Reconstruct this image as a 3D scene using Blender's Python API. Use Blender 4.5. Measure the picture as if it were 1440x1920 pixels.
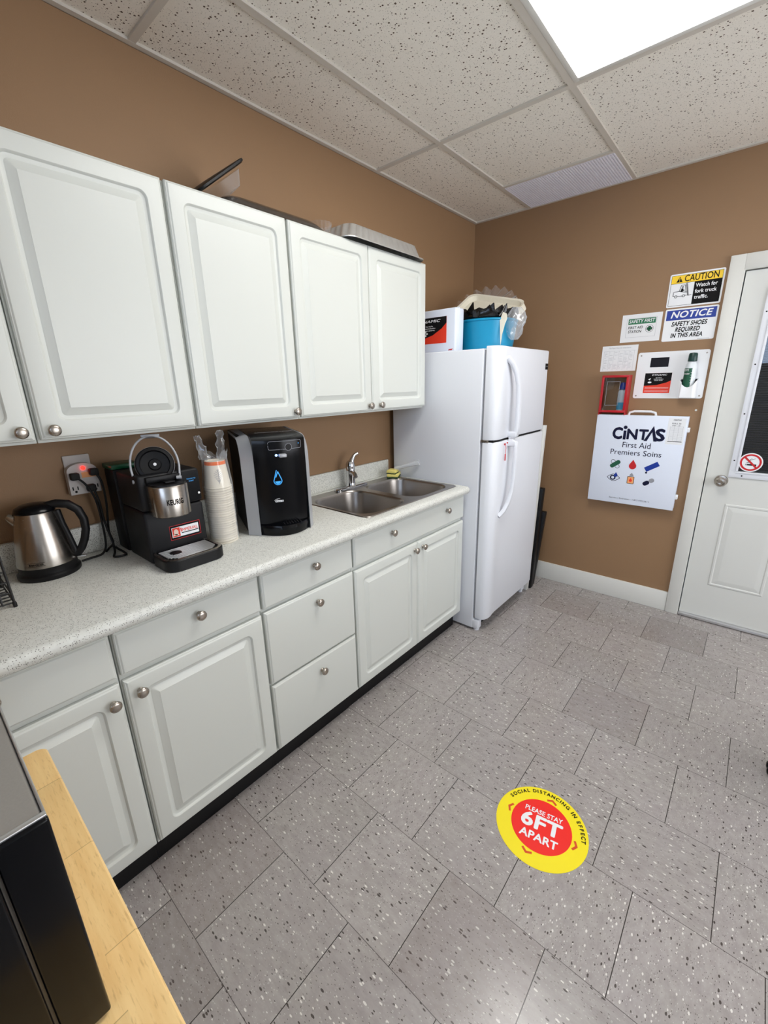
import bpy, bmesh, math, random
from mathutils import Vector, Matrix
from math import pi, sin, cos, sqrt, atan2, radians

random.seed(7)
SC = bpy.context.scene
COL = SC.collection
for _o in list(bpy.data.objects):
    bpy.data.objects.remove(_o)

# ------------------------------------------------------------------ camera
CAM = bpy.data.cameras.new('camera')
cam = bpy.data.objects.new('camera', CAM)
COL.objects.link(cam)
YAW, PITCH, ROLL, FPX = radians(40.9238), radians(-16.7606), radians(-1.2893), 798.46
_f = Vector((-sin(YAW)*cos(PITCH), cos(YAW)*cos(PITCH), sin(PITCH)))
_r = Vector((cos(YAW), sin(YAW), 0)); _u = _r.cross(_f)
_R = _r*cos(ROLL) + _u*sin(ROLL); _U = -_r*sin(ROLL) + _u*cos(ROLL)
cam.matrix_world = Matrix(((_R.x, _U.x, -_f.x, 1.7843), (_R.y, _U.y, -_f.y, -3.1370),
                           (_R.z, _U.z, -_f.z, 1.4931), (0, 0, 0, 1)))
CAM.sensor_fit = 'VERTICAL'; CAM.sensor_height = 36.0; CAM.sensor_width = 27.0
CAM.lens = FPX*36.0/1920.0
CAM.clip_start = 0.02
SC.camera = cam

# ------------------------------------------------------------------ world, exposure, light levels
W = bpy.data.worlds.new('world'); SC.world = W; W.use_nodes = True
W.node_tree.nodes['Background'].inputs[0].default_value = (0.10, 0.14, 0.22, 1)
W.node_tree.nodes['Background'].inputs[1].default_value = 0.25
SC.view_settings.view_transform = 'Standard'
SC.view_settings.look = 'None'
SC.view_settings.gamma = 1.0
SC.view_settings.use_curve_mapping = False
SC.view_settings.exposure = 0.2
TROFFER = 10.8        # emission of the ceiling light's diffuser
REAR_FILL = 4.2        # emission of the unseen window added behind the camera for fill
SIDE_FILL = 4.5       # emission of the unseen window added in the right-hand wall for fill
H = 2.5816            # ceiling height
ROOM_X, ROOM_Y = 3.75, -5.3

# ------------------------------------------------------------------ materials
def lin(c):
    return tuple((v/255/12.92 if v/255 <= 0.04045 else ((v/255+0.055)/1.055)**2.4) for v in c)

class NT:
    def __init__(s, name):
        s.m = bpy.data.materials.new(name); s.m.use_nodes = True
        s.t = s.m.node_tree; s.b = s.t.nodes['Principled BSDF']
        s.out = s.t.nodes['Material Output']
    def n(s, typ, **kw):
        x = s.t.nodes.new(typ)
        for k, v in kw.items(): setattr(x, k, v)
        return x
    def set(s, node, sock, v):
        if isinstance(v, bpy.types.NodeSocket): s.t.links.new(v, node.inputs[sock])
        elif isinstance(v, tuple) and len(v) == 3 and node.inputs[sock].type == 'RGBA': node.inputs[sock].default_value = v+(1,)
        else: node.inputs[sock].default_value = v
    def math(s, op, a, b=0.0, c=0.0):
        x = s.n('ShaderNodeMath', operation=op)
        s.set(x, 0, a); s.set(x, 1, b)
        if op in ('SMOOTHSTEP',) or len(x.inputs) > 2: s.set(x, 2, c)
        return x.outputs[0]
    def mix(s, f, a, b):
        x = s.n('ShaderNodeMix', data_type='RGBA')
        s.set(x, 0, f); s.set(x, 6, a); s.set(x, 7, b)
        return x.outputs[2]
    def coord(s, scale=(1, 1, 1)):
        c = s.n('ShaderNodeTexCoord').outputs['Object']
        mp = s.n('ShaderNodeMapping'); s.set(mp, 'Scale', scale); s.t.links.new(c, mp.inputs[0])
        return mp.outputs[0]
    def noise(s, vec, scale, detail=3.0, rough=0.5, out='Fac'):
        x = s.n('ShaderNodeTexNoise'); s.t.links.new(vec, x.inputs['Vector'])
        s.set(x, 'Scale', scale); s.set(x, 'Detail', detail); s.set(x, 'Roughness', rough)
        return x.outputs[out]
    def voro(s, vec, scale):
        x = s.n('ShaderNodeTexVoronoi'); s.t.links.new(vec, x.inputs['Vector']); s.set(x, 'Scale', scale)
        return x.outputs['Distance'], x.outputs['Color']
    def step(s, v, lo, hi):
        x = s.n('ShaderNodeMapRange'); s.set(x, 0, v); s.set(x, 1, lo); s.set(x, 2, hi)
        return x.outputs[0]
    def bump(s, h, strength, dist):
        x = s.n('ShaderNodeBump'); s.set(x, 'Height', h); s.set(x, 'Strength', strength); s.set(x, 'Distance', dist)
        s.t.links.new(x.outputs[0], s.b.inputs['Normal'])

def mat(name, rgb, rough=0.5, metal=0.0, spec=0.5, var=0.0, vscale=30, stretch=(1, 1, 1), bump=0.0, bscale=200, emit=0.0, coat=0.0):
    k = NT(name); c = lin(rgb)
    k.set(k.b, 'Base Color', c); k.set(k.b, 'Roughness', rough); k.set(k.b, 'Metallic', metal)
    k.set(k.b, 'Specular IOR Level', spec); k.set(k.b, 'Coat Weight', coat)
    v = k.coord(stretch)
    nz = k.noise(v, vscale)
    if var:
        k.set(k.b, 'Base Color', k.mix(nz, tuple(x*(1-var) for x in c), tuple(min(1, x*(1+var)) for x in c)))
    k.set(k.b, 'Roughness', k.math('MULTIPLY_ADD', nz, 0.06, rough-0.03))
    if bump: k.bump(k.noise(v, bscale, 2), bump, 0.002)
    if emit:
        k.set(k.b, 'Emission Color', c); k.set(k.b, 'Emission Strength', emit)
    return k.m

M = {}
M['farwall'] = mat('off_white_paint', (236, 234, 230), 0.6, var=0.02, vscale=8)
M['wall'] = mat('brown_paint', (147, 115, 83), 0.62, var=0.03, vscale=8, bump=0.25, bscale=260)
M['cab'] = mat('white_thermofoil', (208, 211, 205), 0.38, var=0.01, vscale=3)
M['nickel'] = mat('brushed_nickel', (176, 168, 158), 0.28, 1.0, var=0.05, vscale=120)
M['trimwhite'] = mat('white_trim_paint', (218, 218, 212), 0.42, var=0.03, vscale=6)
M['doorwhite'] = mat('white_door_paint', (214, 215, 210), 0.45, var=0.01, vscale=4)
M['fridge'] = mat('white_enamel', (226, 229, 235), 0.42, var=0.008, vscale=3, bump=0.04, bscale=500)
M['fridgegrey'] = mat('grey_gasket', (150, 152, 156), 0.6)
M['black'] = mat('black_plastic', (11, 11, 13), 0.45, spec=0.3, var=0.1)
M['blacksatin'] = mat('satin_black_plastic', (15, 15, 18), 0.5, spec=0.3, var=0.05)
M['gloss'] = mat('glossy_black_plastic', (6, 7, 10), 0.22, spec=0.22, var=0.1)
M['wire'] = mat('black_wire_coating', (14, 14, 14), 0.45)
M['rubber'] = mat('black_rubber', (12, 12, 12), 0.7)
M['silver'] = mat('silver_plastic', (172, 174, 178), 0.42, 0.25, var=0.03, vscale=200)
M['chrome'] = mat('chrome', (205, 205, 208), 0.08, 1.0)
M['steel'] = mat('stainless_steel', (170, 164, 156), 0.26, 1.0, var=0.06, vscale=60, stretch=(1, 1, 14))
M['sinksteel'] = mat('sink_steel', (160, 154, 148), 0.30, 1.0, var=0.06, vscale=70, stretch=(12, 1, 1))
M['foil'] = mat('aluminium_foil', (235, 235, 233), 0.34, 0.85, var=0.08, vscale=40, bump=0.2, bscale=60)
M['alu'] = mat('aluminium_strip', (200, 200, 200), 0.3, 0.9)
M['tbar'] = mat('ceiling_grid_enamel', (206, 200, 189), 0.5, var=0.02)
M['paper'] = mat('white_paper', (232, 233, 234), 0.7, var=0.01)
M['signwhite'] = mat('white_sign_vinyl', (236, 238, 240), 0.4)
M['ink'] = mat('black_ink', (11, 11, 12), 0.7, spec=0.2)
M['greyink'] = mat('grey_ink', (150, 152, 158), 0.6)
M['yellow'] = mat('yellow_sign_ink', (250, 208, 10), 0.45)
M['blue'] = mat('blue_sign_ink', (14, 52, 150), 0.45)
M['navy'] = mat('navy_ink', (10, 14, 48), 0.6, spec=0.25)
M['green'] = mat('green_sign_ink', (28, 112, 72), 0.5)
M['darkgreen'] = mat('dark_green_ink', (16, 84, 58), 0.5)
M['red'] = mat('red_plastic', (178, 18, 30), 0.35)
M['redink'] = mat('red_ink', (196, 24, 30), 0.5)
M['orangered'] = mat('orange_red_ink', (232, 58, 30), 0.5)
M['orange'] = mat('orange_ink', (236, 110, 40), 0.6)
M['peach'] = mat('peach_ink', (244, 170, 110), 0.6)
M['stickyellow'] = mat('yellow_floor_vinyl', (246, 226, 14), 0.45, var=0.02)
M['stickred'] = mat('red_floor_vinyl', (240, 30, 18), 0.45, var=0.03)
M['chevron'] = mat('rust_ink', (214, 74, 22), 0.45)
M['cup'] = mat('paper_cup', (228, 221, 206), 0.6, var=0.02)
M['pink'] = mat('pale_print', (240, 214, 200), 0.6)
M['bluelight'] = mat('blue_print', (58, 150, 220), 0.4, emit=0.5)
M['led'] = mat('red_lamp', (255, 20, 14), 0.3, emit=9.0)
M['blueled'] = mat('blue_lamp', (120, 170, 255), 0.3, emit=7.0)
M['bucket'] = mat('turquoise_plastic', (2, 138, 180), 0.38, var=0.05, vscale=10)
M['binbag'] = mat('black_bag_film', (10, 10, 12), 0.18, var=0.1, bump=0.5, bscale=40)
M['foam'] = mat('cream_foam', (232, 226, 208), 0.7, var=0.04, vscale=80)
M['sponge'] = mat('yellow_sponge', (222, 208, 118), 0.85, var=0.12, vscale=200, bump=0.6, bscale=300)
M['scour'] = mat('green_scour_pad', (40, 66, 40), 0.9, var=0.2, vscale=200)
M['aidwhite'] = mat('white_aid_enamel', (224, 231, 244), 0.35, var=0.01)
M['adapter'] = mat('grey_adapter_plastic', (196, 190, 186), 0.5)
M['mirrorblack'] = mat('dark_panel', (18, 22, 32), 0.2)
M['vent'] = mat('vent_enamel', (242, 241, 250), 0.45)
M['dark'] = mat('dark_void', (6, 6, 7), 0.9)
M['mwgrey'] = mat('grey_enamel_steel', (150, 146, 140), 0.42, 0.35, var=0.08, vscale=400)
M['threshold'] = mat('threshold_aluminium', (210, 210, 212), 0.3, 0.8, var=0.05, vscale=40, stretch=(1, 20, 20))
M['bottlewhite'] = mat('white_bottle_plastic', (222, 228, 232), 0.3)
M['capblue'] = mat('blue_cap_plastic', (20, 56, 150), 0.35)
M['capgreen'] = mat('dark_green_cap', (12, 54, 48), 0.35)
M['bluegreen'] = mat('teal_liquid_label', (70, 170, 210), 0.4)
M['chairfabric'] = mat('black_chair_fabric', (22, 22, 24), 0.9, bump=0.3)
M['slat'] = mat('grey_blind_slat', (58, 62, 68), 0.5)
M['greenlid'] = mat('green_lid_plastic', (12, 82, 52), 0.35)
M['rear_fill'] = mat('rear_fill_pane', (205, 225, 255), 0.5, emit=REAR_FILL)
M['side_fill'] = mat('side_fill_pane', (246, 249, 255), 0.5, emit=SIDE_FILL)
M['windowlight'] = mat('daylit_pane', (120, 175, 240), 0.5, emit=2.2)

def clear(name, tint=(0.95, 0.97, 0.98), gloss=0.14, rough=0.08, milky=0.0, milk=(235, 238, 240)):
    k = NT(name); t = k.t
    tr = k.n('ShaderNodeBsdfTransparent'); k.set(tr, 0, tint)
    gl = k.n('ShaderNodeBsdfGlossy'); k.set(gl, 'Roughness', rough)
    fr = k.n('ShaderNodeFresnel'); k.set(fr, 0, 1.45)
    f = k.math('ADD', fr.outputs[0], gloss-0.04)
    mx = k.n('ShaderNodeMixShader'); k.set(mx, 0, f)
    t.links.new(tr.outputs[0], mx.inputs[1]); t.links.new(gl.outputs[0], mx.inputs[2])
    last = mx
    if milky:
        df = k.n('ShaderNodeBsdfDiffuse'); k.set(df, 0, lin(milk))
        nz = k.noise(k.coord(), 30, 4)
        m2 = k.n('ShaderNodeMixShader'); k.set(m2, 0, k.math('MULTIPLY', nz, milky*2))
        t.links.new(mx.outputs[0], m2.inputs[1]); t.links.new(df.outputs[0], m2.inputs[2]); last = m2
    t.links.new(last.outputs[0], k.out.inputs[0])
    return k.m
def wrapfilm(name, body=0.05, edge=0.45, tint=(1, 1, 1)):
    k = NT(name); t = k.t
    tr = k.n('ShaderNodeBsdfTransparent'); k.set(tr, 0, tint)
    df = k.n('ShaderNodeBsdfDiffuse'); k.set(df, 0, lin((232, 235, 238)))
    gl = k.n('ShaderNodeBsdfGlossy'); k.set(gl, 'Roughness', 0.15)
    lw = k.n('ShaderNodeLayerWeight'); k.set(lw, 0, 0.25)
    m1 = k.n('ShaderNodeMixShader'); k.set(m1, 0, k.math('MULTIPLY_ADD', lw.outputs['Facing'], edge, body))
    t.links.new(tr.outputs[0], m1.inputs[1]); t.links.new(df.outputs[0], m1.inputs[2])
    m2 = k.n('ShaderNodeMixShader'); k.set(m2, 0, 0.07)
    t.links.new(m1.outputs[0], m2.inputs[1]); t.links.new(gl.outputs[0], m2.inputs[2])
    t.links.new(m2.outputs[0], k.out.inputs[0]); return k.m
M['glass'] = clear('door_glass', gloss=0.05, rough=0.02)
M['film'] = wrapfilm('clear_bag_film', 0.03, 0.38)
M['clearplastic'] = wrapfilm('clear_plastic', 0.05, 0.42)
M['tintfilm'] = clear('brown_tinted_plastic', tint=(0.62, 0.52, 0.45), gloss=0.10, rough=0.14, milky=0.02)
M['flutedplastic'] = wrapfilm('fluted_plastic', 0.03, 0.62)
M['wandplastic'] = wrapfilm('wand_plastic', 0.30, 0.45)
M['whitefilm'] = wrapfilm('white_bag_film', 0.20, 0.34)

def counter_mat():
    k = NT('speckled_laminate'); v = k.coord()
    base = k.mix(k.noise(v, 90, 3), lin((196, 196, 188)), lin((226, 227, 221)))
    d, c = k.voro(v, 330)
    sep = k.n('ShaderNodeSeparateColor'); k.t.links.new(c, sep.inputs[0])
    dark = k.math('MULTIPLY', k.math('LESS_THAN', d, 0.36), k.math('GREATER_THAN', sep.outputs[0], 0.70))
    g = k.mix(sep.outputs[1], lin((62, 60, 54)), lin((150, 150, 142)))
    k.set(k.b, 'Base Color', k.mix(dark, base, g)); k.set(k.b, 'Roughness', 0.36)
    return k.m
M['counter'] = counter_mat()

def ceiling_mat():
    k = NT('acoustic_tile'); v = k.coord()
    base = k.mix(k.noise(v, 220, 4, 0.7), lin((226, 220, 208)), lin((250, 246, 236)))
    d, c = k.voro(v, 95)
    sep = k.n('ShaderNodeSeparateColor'); k.t.links.new(c, sep.inputs[0])
    lim = k.math('MULTIPLY', sep.outputs[1], 0.34)
    pit = k.math('MULTIPLY', k.math('LESS_THAN', d, lim), k.math('GREATER_THAN', sep.outputs[0], 0.35))
    d2, c2 = k.voro(v, 190)
    s2 = k.n('ShaderNodeSeparateColor'); k.t.links.new(c2, s2.inputs[0])
    pin = k.math('MULTIPLY', k.math('LESS_THAN', d2, 0.26), k.math('GREATER_THAN', s2.outputs[0], 0.62))
    pit = k.math('MAXIMUM', pit, k.math('MULTIPLY', pin, 0.55))
    k.set(k.b, 'Base Color', k.mix(pit, base, lin((96, 82, 70)))); k.set(k.b, 'Roughness', 0.9)
    k.set(k.b, 'Specular IOR Level', 0.1)
    return k.m
M['ceil'] = ceiling_mat()

FA, FY, T12 = 0.983, -2.588, 0.3048
def floor_mat():
    k = NT('vinyl_composition_tile'); v = k.coord()
    sp = k.n('ShaderNodeSeparateXYZ'); k.t.links.new(v, sp.inputs[0])
    rv = k.math('DIVIDE', k.math('SUBTRACT', sp.outputs[1], FY), T12)
    row = k.math('FLOOR', rv)
    off = k.math('ADD', k.math('MULTIPLY', k.math('FLOORED_MODULO', row, 2.0), 0.5),
                 k.math('MULTIPLY', k.math('GREATER_THAN', row, 1.5), 0.125))
    uv = k.math('SUBTRACT', k.math('DIVIDE', k.math('SUBTRACT', sp.outputs[0], FA), T12), off)
    colm = k.math('FLOOR', uv)
    fu = k.math('SUBTRACT', uv, colm); fv = k.math('SUBTRACT', rv, row)
    eu = k.math('MINIMUM', fu, k.math('SUBTRACT', 1.0, fu)); ev = k.math('MINIMUM', fv, k.math('SUBTRACT', 1.0, fv))
    cb = k.n('ShaderNodeCombineXYZ'); k.set(cb, 0, colm); k.set(cb, 1, row)
    wn = k.n('ShaderNodeTexWhiteNoise'); k.t.links.new(cb.outputs[0], wn.inputs['Vector'])
    ws = k.n('ShaderNodeSeparateColor'); k.t.links.new(wn.outputs['Color'], ws.inputs[0])
    # grain direction differs from tile to tile
    swap = k.math('GREATER_THAN', ws.outputs[0], 0.62)
    ax = k.n('ShaderNodeCombineXYZ'); k.set(ax, 0, k.math('MULTIPLY', sp.outputs[0], 0.42)); k.set(ax, 1, sp.outputs[1]); k.set(ax, 2, wn.outputs['Value'])
    ay = k.n('ShaderNodeCombineXYZ'); k.set(ay, 0, sp.outputs[0]); k.set(ay, 1, k.math('MULTIPLY', sp.outputs[1], 0.55)); k.set(ay, 2, wn.outputs['Value'])
    mv = k.n('ShaderNodeMix', data_type='VECTOR'); k.set(mv, 0, swap); k.set(mv, 4, ax.outputs[0]); k.set(mv, 5, ay.outputs[0])
    gv = mv.outputs[1]
    base = k.mix(k.noise(gv, 55, 4, 0.65), lin((124, 117, 112)), lin((190, 186, 180)))
    base = k.mix(k.math('MULTIPLY', k.noise(v, 7, 2), 0.5), base, lin((162, 152, 156)))
    d1, c1 = k.voro(gv, 150)
    s1 = k.n('ShaderNodeSeparateColor'); k.t.links.new(c1, s1.inputs[0])
    big = k.math('MULTIPLY', s1.outputs[1], 0.40)
    dk = k.math('MULTIPLY', k.math('LESS_THAN', d1, big), k.math('GREATER_THAN', s1.outputs[0], 0.74))
    wh = k.math('MULTIPLY', k.math('LESS_THAN', d1, big), k.math('LESS_THAN', s1.outputs[0], 0.25))
    d2, c2 = k.voro(gv, 330)
    s2 = k.n('ShaderNodeSeparateColor'); k.t.links.new(c2, s2.inputs[0])
    dk2 = k.math('MULTIPLY', k.math('LESS_THAN', d2, 0.3), k.math('GREATER_THAN', s2.outputs[0], 0.86))
    wh2 = k.math('MULTIPLY', k.math('LESS_THAN', d2, 0.3), k.math('LESS_THAN', s2.outputs[0], 0.16))
    col = k.mix(k.math('MULTIPLY', wh2, 0.5), base, lin((212, 208, 204)))
    col = k.mix(k.math('MULTIPLY', dk2, 0.7), col, lin((84, 76, 72)))
    col = k.mix(k.math('MULTIPLY', wh, 0.85), col, lin((226, 222, 216)))
    col = k.mix(k.math('MULTIPLY', dk, 0.9), col, lin((62, 54, 50)))
    # some tiles are a browner batch
    brown = k.math('MULTIPLY', k.math('GREATER_THAN', ws.outputs[1], 0.88), 0.24)
    col = k.mix(brown, col, lin((112, 98, 94)))
    k_t = k.math('MULTIPLY_ADD', ws.outputs[2], 0.10, 0.94)
    hs = k.n('ShaderNodeHueSaturation'); k.set(hs, 'Color', col); k.set(hs, 'Value', k_t)
    joint = k.math('MAXIMUM', k.math('LESS_THAN', eu, 0.0038), k.math('MULTIPLY', k.math('LESS_THAN', ev, 0.003), 0.75))
    col = k.mix(joint, hs.outputs[0], lin((54, 48, 46)))
    k.set(k.b, 'Base Color', col)
    k.set(k.b, 'Roughness', k.math('MULTIPLY_ADD', k.noise(v, 14, 3), 0.12, 0.15))
    k.set(k.b, 'Specular IOR Level', 0.45)
    return k.m
M['floor'] = floor_mat()

def wood_mat():
    k = NT('butcher_block'); v = k.coord()
    w = k.noise(k.coord((6, 60, 60)), 1.0, 4, 0.6)
    w2 = k.noise(k.coord((40, 300, 300)), 1.0, 3, 0.6)
    col = k.mix(w, lin((222, 174, 106)), lin((252, 222, 160)))
    col = k.mix(k.math('MULTIPLY', k.step(w2, 0.56, 0.72), 0.35), col, lin((158, 104, 52)))
    sp = k.n('ShaderNodeSeparateXYZ'); k.t.links.new(v, sp.inputs[0])
    st = k.math('FLOOR', k.math('DIVIDE', sp.outputs[1], 0.045))
    x = k.math('ADD', k.math('DIVIDE', sp.outputs[0], 0.19), k.math('MULTIPLY', st, 0.43))
    e = k.math('FRACT', x)
    cb = k.n('ShaderNodeCombineXYZ'); k.set(cb, 0, k.math('FLOOR', x)); k.set(cb, 1, st)
    wn = k.n('ShaderNodeTexWhiteNoise'); k.t.links.new(cb.outputs[0], wn.inputs['Vector'])
    hs = k.n('ShaderNodeHueSaturation'); k.set(hs, 'Color', col); k.set(hs, 'Value', k.math('MULTIPLY_ADD', wn.outputs['Value'], 0.16, 0.92))
    col = k.mix(k.math('MULTIPLY', k.math('LESS_THAN', e, 0.007), 0.45), hs.outputs[0], lin((120, 76, 36)))
    k.set(k.b, 'Base Color', col); k.set(k.b, 'Roughness', 0.42)
    return k.m
M['wood'] = wood_mat()

# ------------------------------------------------------------------ mesh builder
class MB:
    def __init__(s): s.bm = bmesh.new()
    def box(s, x0, x1, y0, y1, z0, z1, bev=0.0, seg=2, xf=None):
        r = bmesh.ops.create_cube(s.bm, size=1.0)
        for v in r['verts']:
            v.co = Vector(((x0+x1)/2+v.co.x*(x1-x0), (y0+y1)/2+v.co.y*(y1-y0), (z0+z1)/2+v.co.z*(z1-z0)))
        vs = r['verts']
        if bev:
            es = list({e for v in vs for e in v.link_edges})
            q = bmesh.ops.bevel(s.bm, geom=es, offset=bev, segments=seg, profile=0.5, affect='EDGES')
            vs = list({v for f in q['faces'] for v in f.verts} | {v for v in vs if v.is_valid})
        if xf:
            for v in vs: v.co = Vector(xf(v.co))
        return s
    def rings(s, rings, cap0=True, cap1=True, closed=True, loop=False):
        R = [[s.bm.verts.new(p) for p in r] for r in rings]
        n = len(R[0]); m = n if closed else n-1
        pairs = list(zip(R, R[1:])) + ([(R[-1], R[0])] if loop else [])
        for a, b in pairs:
            for i in range(m):
                j = (i+1) % n
                try: s.bm.faces.new((a[i], a[j], b[j], b[i]))
                except ValueError: pass
        if closed and cap0 and not loop: s.bm.faces.new(R[0][::-1])
        if closed and cap1 and not loop: s.bm.faces.new(R[-1])
        return s
    def lathe(s, prof, o=(0, 0, 0), axis=(0, 0, 1), n=28, cap0=True, cap1=True, a0=0, sx=1.0):
        o = Vector(o); a = Vector(axis).normalized()
        u = a.orthogonal().normalized()
        if abs(a.z) > 0.99: u = Vector((1, 0, 0))
        w = a.cross(u)
        s.rings([[o + a*h + (u*cos(a0+2*pi*i/n)*sx + w*sin(a0+2*pi*i/n))*max(r, 1e-5) for i in range(n)] for r, h in prof], cap0, cap1)
        return s
    def cyl(s, p0, p1, r0, r1=None, n=20):
        p0 = Vector(p0); p1 = Vector(p1)
        return s.lathe([(r0, 0), (r0 if r1 is None else r1, (p1-p0).length)], p0, p1-p0, n)
    def tube(s, pts, r, n=8, closed=False):
        P = [Vector(p) for p in pts]; m = len(P)
        rr = r if isinstance(r, (list, tuple)) else [r]*m
        rings = []; up = None
        for i in range(m):
            if closed: t = P[(i+1) % m]-P[i-1]
            else: t = P[min(i+1, m-1)]-P[max(i-1, 0)]
            t.normalize()
            if up is None: up = t.orthogonal().normalized()
            up = (up - t*up.dot(t))
            if up.length < 1e-6: up = t.orthogonal()
            up.normalize(); w = t.cross(up)
            rings.append([P[i]+(up*cos(2*pi*k/n)+w*sin(2*pi*k/n))*rr[i] for k in range(n)])
        return s.rings(rings, loop=closed)
    def prism(s, poly, f, d0, d1):
        """poly: 2d outline; f(a,b,d)->point; solid between d0 and d1"""
        return s.rings([[f(a, b, d0) for a, b in poly], [f(a, b, d1) for a, b in poly]])
    def merge(s, other, xf=None):
        me = bpy.data.meshes.new('tmp'); other.to_mesh(me)
        if xf:
            for v in me.vertices: v.co = Vector(xf(v.co))
        s.bm.from_mesh(me); bpy.data.meshes.remove(me)
        return s
    def build(s, name, m, parent=None, smooth=35, label=None, flip=True):
        bm = s.bm
        if flip: bmesh.ops.recalc_face_normals(bm, faces=bm.faces[:])
        lim = radians(smooth)
        for f in bm.faces: f.smooth = True
        for e in bm.edges:
            if len(e.link_faces) == 2:
                if e.calc_face_angle(0) > lim: e.smooth = False
        me = bpy.data.meshes.new(name); bm.to_mesh(me); bm.free()
        for q in (m if isinstance(m, list) else [m]): me.materials.append(q)
        o = bpy.data.objects.new(name, me); COL.objects.link(o)
        if parent: o.parent = parent
        if label: o['label'] = label
        return o

def thing(name, label, cat, loc=(0, 0, 0), rz=0, group=None):
    o = bpy.data.objects.new(name, None); COL.objects.link(o)
    o.location = loc; o.rotation_euler = (0, 0, rz); o.empty_display_size = 0.05
    o['label'] = label; o['category'] = cat
    if group: o['group'] = group
    return o
def tag(o, label, cat, group=None):
    o['label'] = label; o['category'] = cat
    if group: o['group'] = group
    return o
def struct(o): o['kind'] = 'structure'; return o
def copy_tree(o, parent=None):
    c = o.copy(); COL.objects.link(c)
    if parent: c.parent = parent
    for ch in [q for q in bpy.data.objects if q.parent == o]: copy_tree(ch, c)
    return c

def rrect(a0, a1, b0, b1, r, n=6):
    """rounded rectangle outline, counter-clockwise"""
    r = max(1e-4, min(r, (a1-a0)/2-1e-5, (b1-b0)/2-1e-5)); P = []
    for cx, cy, st in ((a1-r, b0+r, -90), (a1-r, b1-r, 0), (a0+r, b1-r, 90), (a0+r, b0+r, 180)):
        for i in range(n+1):
            t = radians(st+90*i/n); P.append((cx+r*cos(t), cy+r*sin(t)))
    return P
def ellipse(cx, cy, rx, ry, n=32, a0=0, a1=2*pi):
    k = n if abs(a1-a0-2*pi) < 1e-6 else n+1
    return [(cx+rx*cos(a0+(a1-a0)*i/n), cy+ry*sin(a0+(a1-a0)*i/n)) for i in range(k)]

FX = lambda x: (lambda a, b, d=0: Vector((x+d, a, b)))          # faces +x : a=y, b=z
FB = lambda y: (lambda a, b, d=0: Vector((a, y-d, b)))          # faces -y : a=x, b=z

def text_bm(body, size, align='CENTER', shear=0.0, bold=0.0, depth=0.0, space=1.0, sx=1.0):
    cu = bpy.data.curves.new('lettering', 'FONT')
    cu.body = body; cu.size = size; cu.align_x = align; cu.align_y = 'CENTER'
    cu.space_character = space+bold*1.2
    cu.resolution_u = 3
    ob = bpy.data.objects.new('lettering', cu); COL.objects.link(ob)
    dg = bpy.context.evaluated_depsgraph_get(); dg.update()
    me = bpy.data.meshes.new_from_object(ob.evaluated_get(dg))
    bm = bmesh.new()
    w = bold*size
    for i, (dx, dy) in enumerate(((1, 0), (-1, 0), (0, 1), (0, -1), (.7, .7), (-.7, .7), (.7, -.7), (-.7, -.7)) if bold else ((0, 0),)):
        c = me.copy()
        for v in c.vertices: v.co = Vector(((v.co.x+dx*w+shear*(v.co.y+dy*w))*sx, v.co.y+dy*w, v.co.z+depth+i*2e-6))
        bm.from_mesh(c); bpy.data.meshes.remove(c)
    bpy.data.objects.remove(ob); bpy.data.curves.remove(cu); bpy.data.meshes.remove(me)
    return bm
def put_text(mb, body, f, a, b, size, lift=0.0008, rot=0.0, **kw):
    """lettering laid on the face f at (a,b)"""
    t = text_bm(body, size, **kw); c, s_ = cos(rot), sin(rot)
    mb.merge(t, lambda co: f(a+co.x*c-co.y*s_, b+co.x*s_+co.y*c, lift+co.z)); t.free()
    return mb
def fit_text(mb, body, f, a0, a1, b, size, **kw):
    """lettering stretched to span a0..a1"""
    lift = kw.pop('lift', 0.0008)
    t = text_bm(body, size, align='LEFT', **kw)
    xs = [v.co.x for v in t.verts]; lo, hi = min(xs), max(xs); k = (a1-a0)/(hi-lo)
    mb.merge(t, lambda co: f(a0+(co.x-lo)*k, b+co.y, lift+co.z)); t.free()
    return mb
def patch(mb, f, poly, lift=0.0004, thick=0.0004):
    mb.prism(poly, f, lift-thick, lift); return mb
def rect(a0, a1, b0, b1): return [(a0, b0), (a1, b0), (a1, b1), (a0, b1)]
def line2(p, q, w):
    d = Vector((q[0]-p[0], q[1]-p[1])); d.normalize(); nx, ny = -d.y*w/2, d.x*w/2
    return [(p[0]+nx, p[1]+ny), (p[0]-nx, p[1]-ny), (q[0]-nx, q[1]-ny), (q[0]+nx, q[1]+ny)]
def ringband(mb, f, c, r0, r1, lift, thick=0.0004, n=40, sy=1.0):
    A = [[f(c[0]+r*cos(2*pi*i/n), c[1]+r*sy*sin(2*pi*i/n), d) for i in range(n)] for r, d in ((r0, lift-thick), (r1, lift-thick), (r1, lift), (r0, lift))]
    mb.rings(A, loop=True); return mb

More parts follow.
